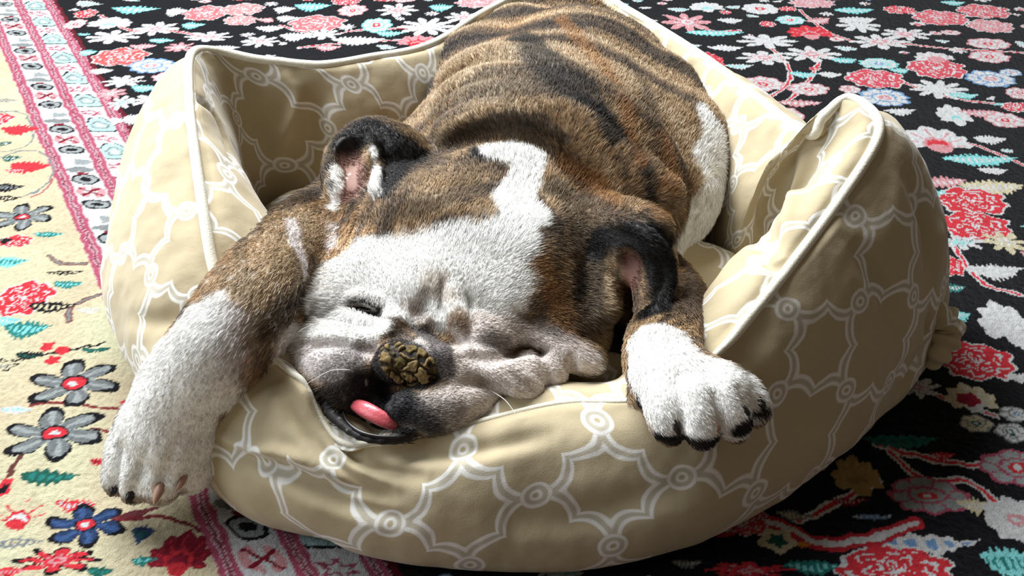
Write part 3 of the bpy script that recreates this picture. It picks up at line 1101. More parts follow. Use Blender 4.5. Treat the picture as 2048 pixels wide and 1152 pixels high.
# lower jaw and lip
chain([(705, 800, .104, 52), (760, 825, .102, 48), (830, 820, .10, 50)], k=.01)
chain([(646, 806, .118, 14), (676, 842, .117, 10), (716, 872, .117, 8), (765, 882, .117, 8), (815, 870, .116, 15)], k=.003, n=10)
# fold above the nose, running left
chain([(590, 676, .130, 26), (640, 652, .145, 27), (700, 662, .158, 22), (735, 678, .168, 17), (770, 672, .178, 16)], k=.004, n=12)
chain([(566, 690, .120, 22), (600, 700, .125, 30)], k=.006)
chain([(690, 640, .16, 22), (760, 662, .172, 18), (830, 650, .182, 18)], k=.006, n=8)
# folds on the right of the nose
chain([(905, 705, .165, 22), (960, 722, .155, 30), (1020, 755, .140, 30), (1066, 780, .125, 22)], k=.005, n=10)
chain([(985, 755, .128, 25), (1050, 805, .108, 20)], k=.006)
chain([(1030, 735, .136, 30), (1080, 738, .13, 34), (1112, 752, .124, 24)], k=.004, n=7)
chain([(900, 650, .175, 34), (965, 672, .165, 38), (1000, 676, .158, 30)], k=.008, n=7)
chain([(1030, 645, .162, 30), (1090, 665, .155, 30), (1140, 705, .14, 30), (1176, 722, .130, 32)], k=.006, n=9)
# nose
chain([(900, 745, .150, 28), (925, 760, .140, 24)], k=.008)
chain([(790, 722, .158, 42), (850, 728, .155, 46)], k=.006)
chain([(845, 690, .165, 26), (882, 722, .16, 30), (880, 750, .15, 22)], k=.006)
FLAT = False
# left foreleg over the rim
chain([(640, 480, .140, 90), (560, 540, .16, 88), (505, 610, .168, 88), (445, 695, .150, 88), (378, 780, .110, 84), (345, 840, .085, 88)], k=.015, n=14)
chain([(290, 860, .070, 58), (345, 880, .075, 62), (390, 860, .075, 56)], k=.015)
chain([(448, 820, .085, 20), (440, 850, .075, 16)], k=.006)
for q in [((262, 880, .064, 40), (242, 945, .044, 33), (236, 965, .032, 24)),
          ((300, 890, .072, 42), (278, 960, .048, 36), (268, 985, .034, 24)),
          ((350, 890, .074, 44), (325, 965, .048, 38), (316, 985, .034, 26)),
          ((398, 870, .070, 42), (385, 940, .048, 38), (372, 962, .036, 26))]:
    chain(q, k=.0035, n=6)
# right foreleg
chain([(1290, 550, .11, 60), (1352, 610, .14, 58), (1322, 700, .165, 66), (1352, 760, .168, 76)], k=.012, n=10)
chain([(1345, 770, .165, 76), (1440, 785, .17, 62)], k=.012)
for q in [((1325, 790, .172, 38), (1336, 840, .160, 36), (1340, 862, .146, 28)),
          ((1385, 790, .178, 40), (1402, 848, .163, 37), (1406, 872, .148, 28)),
          ((1440, 785, .178, 38), (1464, 832, .165, 34), (1470, 856, .150, 28)),
          ((1480, 775, .172, 32), (1505, 806, .162, 28), (1512, 826, .150, 22))]:
    chain(q, k=.0035, n=6)
chain([(1270, 800, .155, 14), (1276, 780, .160, 18)], k=.004)
FLAT = True
# ears: a lobe each, hollowed
chain([(865, 345, .225, 36), (805, 320, .245, 56), (750, 298, .250, 58), (712, 325, .245, 57), (698, 385, .225, 48)], k=.006, n=12)
chain([(800, 385, .225, 50), (715, 432, .205, 40)], k=.012)
chain([(700, 298, .285, 34), (697, 345, .280, 42), (692, 398, .262, 34)], k=.003, n=8, sub=True)
ridge([(745, 280, 8), (762, 330, 12), (755, 385, 12)], lift=.002, k=.004)
chain([(1150, 425, .23, 42), (1215, 450, .235, 58), (1275, 500, .235, 60), (1306, 562, .215, 42), (1296, 612, .195, 26)], k=.005, n=12)
chain([(1205, 550, .195, 45), (1208, 620, .175, 30)], k=.01)
chain([(1250, 522, .250, 38), (1258, 562, .240, 44), (1246, 612, .225, 30)], k=.003, n=8, sub=True)
# ---- creases and rolls laid on the skin
crease([(880, 300, 6), (960, 268, 7), (1080, 270, 7), (1150, 340, 7), (1185, 390, 6)], k=.02, n=12, lift=.001)
for off, w in ((54, 15), (96, 16), (140, 17), (190, 18)):
    q = hits([(880, 300 - off * .7, w * .6), (960, 272 - off * .8, w), (1080, 278 - off * .8, w), (1170 + off * .45, 340 - off * .6, w), (1225 + off * .55, 410 - off * .4, w), (1270 + off * .4, 480 - off * .1, w * .5)], 26)
    for i in range(len(q) - 1):
        if np.linalg.norm(q[i + 1, :3] - q[i, :3]) < .04:
            put_cone(q[i, :3] - (0, 0, .0035), q[i + 1, :3] - (0, 0, .0035), q[i, 3], q[i + 1, 3], .018)
# face creases
crease([(640, 636, 7), (690, 640, 8), (740, 650, 7)], k=.006)
crease([(575, 692, 6), (640, 684, 8), (700, 690, 8), (745, 702, 8)], k=.005)
crease([(800, 650, 7), (836, 655, 9), (880, 664, 11), (918, 690, 9)], k=.006)
crease([(930, 712, 9), (985, 716, 11), (1040, 703, 11), (1090, 700, 9)], k=.005)

crease([(925, 766, 5), (960, 764, 8), (1010, 782, 7)], k=.006)
crease([(1010, 730, 7), (1050, 768, 8), (1095, 790, 8)], k=.004)
crease([(886, 560, 4), (888, 606, 9), (892, 650, 8)], k=.007)
crease([(922, 580, 4), (934, 620, 8), (940, 655, 6)], k=.006)
crease([(852, 585, 4), (846, 606, 7), (822, 642, 8)], k=.008)
ridge([(905, 580, 6), (912, 620, 9), (916, 655, 7)], lift=-.001, k=.01)
crease([(1030, 620, 4), (1075, 645, 7), (1130, 680, 6)], k=.007)
crease([(1175, 405, 7), (1262, 428, 10), (1335, 480, 12), (1362, 550, 12), (1342, 625, 10)], k=.005, lift=.002, n=16)
ridge([(1225, 440, 7), (1290, 465, 9), (1332, 520, 10), (1336, 575, 9), (1312, 618, 7)], lift=.001, k=.004, n=14)
crease([(640, 500, 8), (622, 550, 12), (606, 600, 16), (596, 640, 14), (560, 672, 10)], k=.006, lift=.002)
# mouth, philtrum
crease([(768, 765, 5), (772, 790, 6), (780, 805, 5)], k=.004)
crease([(690, 830, 10), (728, 850, 16), (778, 862, 10)], k=.003, lift=.003)
crease([(1078, 700, 6), (1092, 735, 8), (1098, 770, 8)], k=.004)
crease([(1140, 715, 6), (1146, 745, 9), (1150, 770, 8)], k=.005)
crease([(600, 712, 4), (640, 690, 7), (690, 690, 7)], k=.005)
# eye socket
crease([(703, 612, 7), (730, 619, 13), (757, 630, 9)], k=.004, lift=-.0005)
ridge([(695, 598, 5), (725, 595, 8), (758, 608, 6)], k=.006)
# nose: nostrils
crease([(790, 745, 6)] * 2 + [(800, 752, 6)], k=.003)
crease([(865, 752, 6)] * 2 + [(872, 758, 5)], k=.003)
# toes
for g in ([(247, 880, 4), (235, 975, 12)], [(294, 890, 5), (262, 990, 13)], [(350, 880, 5), (318, 975, 13)],
          [(1357, 785, 5), (1368, 850, 9)], [(1424, 780, 5), (1440, 850, 9)], [(1476, 775, 4), (1494, 820, 8)]):
    crease(g, k=.004, n=6, lift=.001)


# light blur to take the steps out
def blur(A):
    for ax in range(3):
        A = (np.roll(A, 1, ax) + 2 * A + np.roll(A, -1, ax)) * 0.25
    return A


FLD = blur(FLD)


def surface_nets():
    ins = FLD < 0
    s = [slice(None, -1), slice(1, None)]
    cnt = np.zeros(tuple(DIM - 1), np.int8)
    for dx in (0, 1):
        for dy in (0, 1):
            for dz in (0, 1):
                cnt += ins[s[dx], s[dy], s[dz]]
    act = (cnt > 0) & (cnt < 8)
    I = np.argwhere(act)
    idx = np.full(act.shape, -1, np.int32)
    idx[act] = np.arange(len(I))
    val = {}
    for c in [(a, b, d) for a in (0, 1) for b in (0, 1) for d in (0, 1)]:
        val[c] = FLD[I[:, 0] + c[0], I[:, 1] + c[1], I[:, 2] + c[2]]
    acc = np.zeros((len(I), 3))
    num = np.zeros(len(I))
    for ax in range(3):
        for a in (0, 1):
            for b in (0, 1):
                c0 = [a, b]
                c0.insert(ax, 0)
                c1 = list(c0)
                c1[ax] = 1
                v0, v1 = val[tuple(c0)], val[tuple(c1)]
                m = (v0 < 0) != (v1 < 0)
                t = np.where(m, v0 / (v0 - v1 + 1e-12), 0)
                p = np.tile(np.array(c0, float), (len(I), 1))
                p[:, ax] = t
                acc += np.where(m[:, None], p, 0)
                num += m
    V = G0 + (I + acc / num[:, None]) * H_
    Fq = []
    for ax in range(3):
        lo = [slice(1, -1)] * 3
        lo[ax] = slice(0, -1)
        hi = [slice(1, -1)] * 3
        hi[ax] = slice(1, None)
        A, B = ins[tuple(lo)], ins[tuple(hi)]
        E = np.argwhere(A != B)
        inside_first = A[tuple(E.T)]
        off = np.ones(3, int)
        off[ax] = 0
        E = E + off
        o1, o2 = [(1, 2), (2, 0), (0, 1)][ax]
        e1, e2 = np.zeros(3, int), np.zeros(3, int)
        e1[o1], e2[o2] = 1, 1
        q = [E - e1 - e2, E - e2, E, E - e1]
        q = np.stack([idx[tuple(x.T)] for x in q], 1)
        q[~inside_first] = q[~inside_first][:, ::-1]
        Fq.append(q)
    Fq = np.vstack(Fq)
    Fq = Fq[(Fq >= 0).all(1)]
    return V, Fq


VD, FD = surface_nets()
# keep the largest connected piece only: the body is one skin
par = np.arange(len(VD))
e = np.vstack([FD[:, [0, 1]], FD[:, [1, 2]], FD[:, [2, 3]], FD[:, [3, 0]]])
for _ in range(400):
    m = np.minimum(par[e[:, 0]], par[e[:, 1]])
    old = par.copy()
    np.minimum.at(par, e[:, 0], m)
    np.minimum.at(par, e[:, 1], m)
    par = par[par]
    if np.array_equal(old, par):
        break
root, counts = np.unique(par, return_counts=True)
keep = par == root[counts.argmax()]
remap = np.cumsum(keep) - 1
FD = remap[FD[keep[FD[:, 0]]]]
VD = VD[keep]

# ------------------------------------------------------------------ coat: colours laid on the skin as strokes in space
WHITE, BLACK = rgb((248, 246, 242)), rgb((26, 23, 22))
BROWN, TAN, PALE, DARK, ORANGE = rgb((98, 82, 66)), rgb((156, 128, 94)), rgb((196, 174, 144)), rgb((44, 38, 34)), rgb((164, 114, 64))
PINK, LILAC, GREY, CHAR = rgb((190, 132, 124)), rgb((232, 224, 222)), rgb((118, 110, 108)), rgb((44, 42, 45))
MUZ = rgb((230, 219, 212))
HEADC = at(960, 520, .18)
STROKES = []


def paint(col, pts, soft=0.35, op=1.0, speck=0.0, n=0):
    q = hits(pts, n)
    if len(q):
        STROKES.append((col, q, soft, op, speck))


# back and neck of the brindle, then painted shade at breast and left cheek
paint(PALE * .8, [(1000, 190, 70), (960, 150, 50)], .8, .35, .3)
paint(BLACK * 1.3, [(1040, 75, 28), (1090, 130, 42), (1140, 165, 45), (1190, 215, 30), (1225, 280, 18)], .45, .85)
paint(ORANGE * .95, [(1120, 40, 14), (1165, 90, 18), (1215, 150, 18), (1250, 230, 16), (1280, 330, 12)], .6, .55, .4)
paint(DARK, [(1250, 120, 14), (1300, 220, 16), (1320, 330, 16)], .6, .5, .4)
paint(ORANGE * .8, [(1330, 280, 22), (1345, 350, 24), (1310, 430, 22)], .6, .55, .4)
paint(DARK, [(870, 290, 14), (960, 255, 16), (1050, 240, 16), (1130, 285, 14)], .6, .6, .3)
paint(ORANGE * .95, [(1130, 330, 18), (1190, 370, 22), (1230, 410, 18)], .6, .65, .3)
paint(DARK, [(1110, 380, 22), (1160, 400, 18)], .6, .6, .3)
paint(TAN, [(860, 360, 45), (930, 360, 40)], .7, .6, .3)
paint(BLACK, [(950, 300, 16), (965, 318, 10)], .5, .9)
paint(BROWN, [(730, 440, 22), (850, 420, 28), (940, 390, 25)], .6, .6, .4)
paint(ORANGE * .8, [(1080, 530, 20), (1110, 600, 26), (1140, 650, 26)], .6, .6, .4)
paint(DARK, [(1150, 470, 45), (1170, 560, 42), (1180, 640, 40)], .6, .75, .4)
paint(BLACK, [(1230, 670, 34), (1240, 710, 34), (1225, 740, 24)], .4)  # deep shadow between head and right foreleg, painted black on the breast
paint(DARK, [(625, 520, 18), (600, 575, 28), (585, 620, 30), (555, 655, 22)], .5, .8)  # shadow of the gap between left cheek and leg, painted dark
# white of the face and the blaze
paint(WHITE, [(985, 300, 26), (1020, 300, 34), (1065, 318, 34), (1045, 365, 36), (1030, 400, 45), (1050, 430, 48)], .16)
paint(WHITE, [(1015, 480, 58), (960, 520, 88), (880, 530, 80), (800, 530, 78), (730, 530, 62), (700, 560, 55)], .2)
paint(WHITE, [(1010, 560, 55), (1000, 620, 50), (940, 620, 50), (860, 600, 50), (760, 590, 50)], .3)
paint(WHITE, [(665, 540, 30), (648, 605, 38), (690, 640, 38), (760, 650, 28)], .25)
paint(LILAC, [(666, 450, 12), (660, 490, 14)], .4)
paint(LILAC, [(570, 690, 40), (620, 700, 55), (680, 720, 60), (730, 700, 30)], .4)
paint(WHITE, [(598, 668, 26), (643, 656, 28), (700, 666, 24), (745, 672, 18)], .4, .85)
paint(MUZ, [(850, 690, 30), (960, 740, 60), (1060, 750, 60), (1120, 745, 45)], .3)
paint(MUZ, [(850, 830, 50), (940, 800, 50), (1030, 790, 50), (1080, 790, 30)], .3)
paint(MUZ * .9, [(940, 660, 36), (1010, 660, 30), (1080, 670, 28), (1150, 710, 28), (1180, 725, 26)], .4)
paint(GREY, [(985, 682, 24), (1010, 690, 18)], .7, .75, .5)
paint(rgb((120, 96, 84)), [(1040, 640, 14), (1090, 660, 16), (1140, 690, 16)], .8, .45, .5)
paint(rgb((134, 100, 78)), [(812, 614, 14), (832, 622, 16), (856, 640, 12)], .95, .42, .6)
paint(rgb((150, 120, 88)), [(918, 630, 16), (926, 650, 12)], .8, .7, .3)
paint(rgb((196, 170, 140)), [(870, 570, 30), (900, 600, 20)], .9, .35)
paint(GREY, [(730, 690, 14), (690, 725, 26), (650, 750, 18)], .9, .6, .6)
paint(CHAR, [(740, 790, 60), (790, 800, 50)], .3)
paint(CHAR, [(640, 790, 24), (690, 785, 30), (745, 775, 34)], .6, .92, .3)
paint(CHAR * .8, [(650, 810, 18), (690, 850, 22), (740, 875, 20), (800, 875, 20)], .3)
paint(CHAR, [(798, 812, 26), (830, 830, 34), (860, 850, 30)], .7, .9, .3)
paint(GREY, [(868, 815, 28), (910, 822, 22)], .9, .55, .6)
paint(GREY * .75, [(846, 668, 18), (885, 700, 24), (893, 740, 20)], .3, .97)
paint(CHAR * .8, [(868, 752, 16), (840, 770, 20), (770, 760, 20), (755, 725, 22), (800, 690, 26), (830, 725, 40)], .25, .97)
paint(BLACK, [(690, 830, 26), (740, 850, 36), (790, 862, 26)], .3)
paint(BLACK, [(634, 805, 14), (668, 842, 20), (712, 876, 22), (765, 886, 22), (815, 878, 18)], .3)
paint(BLACK * 1.2, [(704, 606, 4), (730, 602, 6), (757, 616, 7), (752, 628, 6), (728, 624, 6), (708, 614, 3)], .4)
paint(GREY, [(700, 600, 10), (735, 592, 10), (762, 606, 10)], .9, .5, .4)
# legs and paws
paint(PALE * .95, [(620, 440, 50), (550, 520, 90), (490, 600, 90)], .9, .72, .55)
paint(PALE * .9, [(560, 500, 60), (500, 590, 60)], .9, .35, .6)
paint(DARK, [(600, 590, 22), (560, 620, 26), (530, 660, 18)], .9, .7, .5)  # shade behind the cheek, painted onto the leg
paint(LILAC, [(585, 440, 12), (592, 490, 16), (610, 545, 16)], .4, .9)
paint(WHITE, [(430, 625, 50), (400, 690, 85), (360, 770, 130), (320, 860, 165), (300, 950, 150)], .3, 1, .6)
paint(WHITE, [(340, 820, 130), (310, 930, 150)], .3, 1)
paint(LILAC * .9, [(460, 650, 50), (440, 720, 60)], .6, .8, .7)
paint(rgb((120, 84, 66)), [(452, 830, 20), (446, 850, 18)], .5, .9)
paint(BROWN, [(1370, 560, 40), (1385, 620, 30)], .5, .6, .4)
paint(WHITE, [(1310, 690, 78), (1325, 740, 95), (1370, 790, 105), (1430, 805, 105), (1490, 810, 80)], .12)
paint(BLACK, [(1322, 878, 20), (1345, 884, 26), (1400, 892, 28), (1435, 880, 18)], .25)
paint(BLACK, [(1480, 862, 22), (1508, 850, 18), (1530, 822, 12)], .25)
paint(rgb((140, 112, 92)), [(225, 985, 16), (260, 1004, 16), (300, 1004, 14), (360, 985, 14)], .6, .8, .3)
paint(BLACK, [(228, 990, 8), (262, 1004, 9), (290, 1006, 8)], .3)
paint(WHITE, [(405, 650, 50), (355, 730, 80)], .5, .9, .6)
# haunch
paint(WHITE, [(1408, 225, 18), (1425, 270, 34), (1435, 330, 60), (1435, 400, 62), (1385, 460, 56)], .2)
# ears
paint(BLACK, [(690, 290, 30), (735, 258, 32), (790, 290, 44), (840, 318, 26)], .35)
paint(BLACK, [(800, 310, 36), (790, 360, 34), (770, 390, 18)], .35)
paint(WHITE, [(746, 300, 9), (752, 340, 13), (750, 385, 13)], .4, .95, .3)
paint(rgb((134, 96, 86)), [(705, 320, 24), (708, 360, 26), (700, 390, 20)], .5, .9)
paint(BLACK, [(700, 285, 24), (730, 285, 14)], .4, .9)
paint(WHITE, [(675, 340, 12), (672, 370, 14), (672, 410, 14)], .5, .85, .6)
paint(BLACK, [(664, 372, 10)], .5, .8, .3)
paint(BLACK, [(1190, 500, 30), (1225, 455, 36), (1275, 462, 48), (1325, 510, 48), (1335, 570, 40), (1300, 620, 36)], .3)
paint(BROWN * 1.2, [(1160, 420, 34), (1230, 430, 24), (1280, 445, 12)], .5, .8)
paint(BLACK, [(1210, 500, 18), (1225, 480, 20)], .5, .8)
paint(BLACK, [(1300, 520, 20), (1318, 560, 18)], .4)
paint(rgb((104, 70, 60)), [(1262, 520, 24), (1262, 560, 20), (1250, 595, 16)], .5, .95)
paint(PALE, [(1216, 560, 9), (1222, 610, 10)], .6, .8, .4)



def stroke_mask(P, q, soft, nz, speck, nz2):
    lo, hi = q[:, :3].min(0) - q[:, 3].max() * 1.8, q[:, :3].max(0) + q[:, 3].max() * 1.8
    sel = np.nonzero(((P > lo) & (P < hi)).all(1))[0]
    if not len(sel):
        return sel, None
    p = P[sel]
    best = np.full(len(sel), 1e9)
    segs = [(0, 0)] if len(q) == 1 else [(i, i + 1) for i in range(len(q) - 1)]
    for i, j in segs:
        a, ab = q[i, :3], q[j, :3] - q[i, :3]
        t = np.clip(((p - a) @ ab) / (ab @ ab + 1e-12), 0, 1)
        r = q[i, 3] + (q[j, 3] - q[i, 3]) * t
        best = np.minimum(best, np.linalg.norm(p - a - t[:, None] * ab, axis=1) / r)
    e = best + (nz[sel] - .5) * .5
    m = 1 - sm(1 - soft, 1 + soft, e)
    if speck:
        m = m * (1 - speck) + speck * sm(.35, .65, m + (nz2[sel] - .5) * 1.3)
    return sel, m


def coat(P):
    P = np.asarray(P, float)
    d = P - HEADC
    r = np.sqrt((d[:, 0] * 1.0) ** 2 + d[:, 1] ** 2 + (d[:, 2] * .6) ** 2)
    ang = np.arctan2(d[:, 1], d[:, 0])
    w = fbm(P, 9, 31) * 2.2
    Q = np.stack([r * 60 + w, ang * 1.1 + w * .3, P[:, 2] * 3], 1)
    s = .04 + fbm(Q, 1.0, 41, 3) + (noise3(P, 260, 43) - .5) * .20
    s2 = fbm(P, 7, 47)
    c = np.empty((len(P), 3))
    k = np.array([.28, .40, .50, .60, .76])
    cols = [DARK * .8, BROWN * .8, BROWN * 1.25, TAN, PALE * .9]
    for i in range(3):
        c[:, i] = np.interp(s, k, [x[i] for x in cols])
    og = sm(.5, .68, s2)[:, None] * .2
    c = c * (1 - og) + og * c.mean(1)[:, None] * ORANGE / ORANGE.mean() * 1.25
    nz, nz2 = fbm(P, 70, 51, 2), noise3(P, 300, 53)
    for col, q, soft, op, speck in STROKES:
        sel, m = stroke_mask(P, q, soft, nz, speck, nz2)
        if m is None:
            continue
        m = (m * op)[:, None]
        cc = col * (0.92 + .16 * nz2[sel])[:, None]
        c[sel] = c[sel] * (1 - m) + cc * m
    return np.clip(c, 0, 1)


# ---- the body mesh
bulldog = bpy.data.objects.new('bulldog', None)
bulldog.location = (0.03, 0.80, 0.05)
COL.objects.link(bulldog)
tag(bulldog, 'brindle and white bulldog asleep face down, sprawled over the rim of the bed', 'dog')
bme = mesh_np('body', VD, FD)
set_col(bme, coat(VD))
MAT_SKIN, _nt, _b = new_mat('dog_skin', rough=0.6, spec=0.25, attr='col')
bump(_nt, _b, noise_tex(_nt, 420, 3).outputs['Fac'], 0.3, 0.001)
body = link('body', bme, MAT_SKIN, bulldog)

# ---- fur
FLOW = [((880, 640), (890, 540)), ((950, 480), (1000, 400)), ((1030, 390), (1045, 310)), ((740, 570), (720, 490)), ((820, 520), (850, 440)),
        ((1000, 600), (1060, 570)), ((1120, 560), (1180, 580)), ((670, 600), (635, 600)), ((720, 720), (640, 700)), ((690, 760), (650, 795)),
        ((840, 815), (940, 805)), ((920, 710), (1000, 745)), ((1080, 735), (1125, 750)), ((1080, 670), (1160, 725)), ((700, 665), (620, 670)),
        ((1050, 260), (1060, 200)), ((930, 280), (900, 230)), ((1200, 340), (1250, 290)), ((1080, 150), (1105, 50)), ((920, 180), (930, 110)),
        ((1290, 260), (1330, 190)), ((1250, 420), (1290, 380)), ((1370, 380), (1400, 300)), ((1420, 340), (1390, 440)),
        ((640, 450), (590, 500)), ((560, 540), (500, 610)), ((450, 670), (400, 730)), ((370, 780), (320, 860)), ((290, 900), (260, 970)), ((380, 880), (360, 950)),
        ((1330, 620), (1315, 700)), ((1350, 740), (1400, 820)), ((1460, 790), (1500, 830)), ((820, 320), (750, 270)), ((1190, 450), (1280, 480)), ((740, 620), (720, 640))]
fa, fd = [], []
for a, b_ in FLOW:
    ha, hb = hit(*a), hit(*b_)
    if ha is not None and hb is not None:
        v = hb - ha
        fa.append((ha + hb) / 2)
        fd.append(v / np.linalg.norm(v))
fa, fd = np.array(fa), np.array(fd)
BALD = []
BALD = [[(785, 722, 36), (832, 732, 40)], [(690, 832, 20), (740, 855, 30), (790, 862, 20)], [(646, 812, 12), (676, 846, 16), (716, 876, 18), (765, 884, 18), (815, 880, 12)], [(712, 615, 10), (748, 623, 13)],
        [(1325, 884, 14), (1400, 892, 18)], [(706, 340, 12), (706, 375, 12)], [(1258, 530, 16), (1258, 572, 14)],
        [(690, 290, 16)]]

rng = np.random.default_rng(7)
q4 = VD[FD]
fn = np.cross(q4[:, 2] - q4[:, 0], q4[:, 3] - q4[:, 1])
area = np.linalg.norm(fn, axis=1)
fn = fn / (area[:, None] + 1e-12)
cen4 = q4.mean(1)
view = np.array([0, 0, CAMH]) - cen4
view /= np.linalg.norm(view, axis=1)[:, None]
wgt = area * ((fn * view).sum(1) > -.35) * (cen4[:, 2] > .02)
isface = np.linalg.norm(cen4 - at(880, 640, .16), axis=1) < .11
wgt = wgt * np.where(isface, 1.9, 1.0)
pick = rng.choice(len(FD), size=NHAIR, p=wgt / wgt.sum())
uu, vv_ = rng.random((NHAIR, 1)), rng.random((NHAIR, 1))
qa = q4[pick]
root = (qa[:, 0] * (1 - uu) + qa[:, 1] * uu) * (1 - vv_) + (qa[:, 3] * (1 - uu) + qa[:, 2] * uu) * vv_
g = grad(root)
nrm = g / (np.linalg.norm(g, axis=1)[:, None] + 1e-9)
fl = np.zeros((NHAIR, 3))
for i in range(len(fa)):
    w = 1 / (((root - fa[i]) ** 2).sum(1) + 4e-5) ** 2
    fl += w[:, None] * fd[i]
fl /= np.linalg.norm(fl, axis=1)[:, None] + 1e-9
fl -= nrm * (fl * nrm).sum(1)[:, None]
fl /= np.linalg.norm(fl, axis=1)[:, None] + 1e-9
swirl = np.stack([noise3(root, 45, 61) - .5, noise3(root, 45, 62) - .5, noise3(root, 45, 63) - .5], 1) * .4
length = 0.0056 * (0.75 + .5 * rng.random(NHAIR))
for (pts, f) in [([(700, 520, 90), (900, 600, 120), (1050, 600, 90)], .55), ([(640, 700, 75), (820, 740, 110), (1000, 760, 80), (1130, 730, 50)], .38),
                 ([(300, 930, 150), (330, 860, 120), (380, 780, 90)], .5), ([(1400, 820, 150)], .5), ([(740, 320, 80)], .65), ([(1260, 530, 80)], .6)]:
    q = hits(pts)
    if len(q):
        _, m = stroke_mask(root, q, .3, np.full(NHAIR, .5), 0, None)
        if m is not None:
            length[_] *= 1 - (1 - f) * m
keep = np.ones(NHAIR, bool)
for pts in BALD:
    q = hits(pts)
    if len(q):
        s_, m = stroke_mask(root, q, .12, np.full(NHAIR, .5), 0, None)
        if m is not None:
            keep[s_[m > rng.random(len(s_))]] = False
hc_ = coat(root) * (0.68 + 0.85 * rng.random((NHAIR, 1)) ** 2)
dirn = fl * 1.0 + nrm * 0.34 + swirl + rng.normal(0, .13, (NHAIR, 3))
dirn /= np.linalg.norm(dirn, axis=1)[:, None]
p0 = root - nrm * .0006
p1 = root + (dirn * .35 + nrm * .10) * length[:, None]
p2 = root + (dirn * .70 + nrm * .10 + fl * .05) * length[:, None]
p3 = root + (dirn * 1.0 + nrm * .02 + fl * .15) * length[:, None]
pts = np.stack([p0, p1, p2, p3], 1)[keep]
hcol = np.clip(hc_[keep], 0, 1)
nh = len(pts)
hc = bpy.data.hair_curves.new('fur')
hc.add_curves([4] * nh)
hc.attributes['position'].data.foreach_set('vector', pts.astype(np.float32).ravel())
ra = hc.attributes.new('radius', 'FLOAT', 'POINT') if 'radius' not in hc.attributes else hc.attributes['radius']
ra.data.foreach_set('value', np.tile(np.array([.00024, .00022, .00016, .00004], np.float32), nh))
ca = hc.attributes.new('hcol', 'FLOAT_COLOR', 'CURVE')
ca.data.foreach_set('color', np.column_stack([hcol, np.ones(nh)]).astype(np.float32).ravel())
MAT_FUR, _nt, _b = new_mat('fur_hair', rough=0.55, spec=0.25, attr='hcol')
hc.materials.append(MAT_FUR)
fur = bpy.data.objects.new('fur', hc)
COL.objects.link(fur)
fur.parent = bulldog
fur.matrix_parent_inverse = Matrix.Translation(-bulldog.location)
fur['kind'] = 'stuff'

# ------------------------------------------------------------------ eye, nose crust, tongue, lip, claws, whiskers
CAMP = np.array([0, 0, CAMH])
MAT_EYE, _, _ = new_mat('eye_wet', rgb((16, 12, 11)), 0.08, 0.6, coat=.6)
MAT_CLAW, _, _ = new_mat('claw_dark', rgb((30, 24, 22)), 0.35, 0.4)
MAT_CLAWP, _, _ = new_mat('claw_pale', rgb((170, 132, 112)), 0.4, 0.4)
MAT_LIP, _nt, _b = new_mat('lip_wet', rgb((22, 17, 17)), 0.3, 0.4)
MAT_TONGUE, _nt, _b = new_mat('tongue_wet', rgb((190, 84, 92)), 0.3, 0.5)
bump(_nt, _b, noise_tex(_nt, 500, 3).outputs['Fac'], 0.5, 0.0008)
_b.inputs['Subsurface Weight'].default_value = 0.1
_b.inputs['Subsurface Radius'].default_value = (.004, .001, .001)
MAT_WHISK, _, _ = new_mat('whisker_hair', rgb((235, 232, 226)), 0.4, 0.4)


def ball(c, R, nu=28, nv=18):
    th = np.linspace(0, 2 * math.pi, nu, endpoint=False)[:, None]
    ph = np.linspace(0.001, math.pi - .001, nv)[None, :]
    V = np.stack([np.cos(th) * np.sin(ph), np.sin(th) * np.sin(ph), np.cos(ph) + 0 * th], -1) * np.asarray(R) + c
    return V.reshape(-1, 3), grid_faces(nu, nv, wrap=True)[:, ::-1]


h = hit(731, 620)
V, F_ = ball(h - ray(731, 620) * .0035 * 0 + ray(731, 620) * .0044, (.0098, .0074, .0074))
link('eye', mesh_np('eye', V, F_), MAT_EYE, bulldog)

# dried crust on the nose: cracked plates that follow the nose
NC, MC = 86, 62
gu, gv = np.meshgrid(np.linspace(-1, 1, NC), np.linspace(-1, 1, MC), indexing='ij')
sq = np.sqrt(1 - gv ** 2 / 2), np.sqrt(1 - gu ** 2 / 2)
du_, dv_ = gu * sq[0], gv * sq[1]
ca_, sa_ = math.cos(.42), math.sin(.42)
PXX = 816 + 68 * du_ * ca_ - 45 * dv_ * sa_
PYY = 729 + 68 * du_ * sa_ + 45 * dv_ * ca_
base = np.zeros((NC, MC, 3))
last = hit(812, 728)
for i in range(NC):
    for j in range(MC):
        hh = hit(PXX[i, j], PYY[i, j])
        if hh is None:
            hh = last
        base[i, j] = hh
        last = hh
for _ in range(4):
    base[1:-1, 1:-1] = (base[:-2, 1:-1] + base[2:, 1:-1] + base[1:-1, :-2] + base[1:-1, 2:]) / 4
rngc = np.random.default_rng(12)
seeds = rngc.uniform(-1.05, 1.05, (26, 2))
wx = (noise3(base, 260, 91) - .5) * .32
wy = (noise3(base, 260, 92) - .5) * .32
D = np.sqrt((du_ + wx)[..., None] * 0 + ((du_ + wx)[..., None] - seeds[:, 0]) ** 2 + (((dv_ + wy)[..., None] - seeds[:, 1]) * .75) ** 2)
o_ = np.sort(D, -1)
near = D.argmin(-1)
crack = sm(.02, .12, o_[..., 1] - o_[..., 0])
ph_ = rngc.random(44)
rim = sm(1.0, .84, np.hypot(du_, dv_))
hgt = (-.0012 + crack * (0.0012 + .0022 * ph_[near]) + fbm(base, 520, 93) * .0020) * rim - .0012 * (1 - rim)
towards = CAMP - base
towards /= np.linalg.norm(towards, axis=-1)[..., None]
gn = grad(base)
gn /= np.linalg.norm(gn, axis=-1)[..., None] + 1e-9
cd = gn * .7 + towards * .3
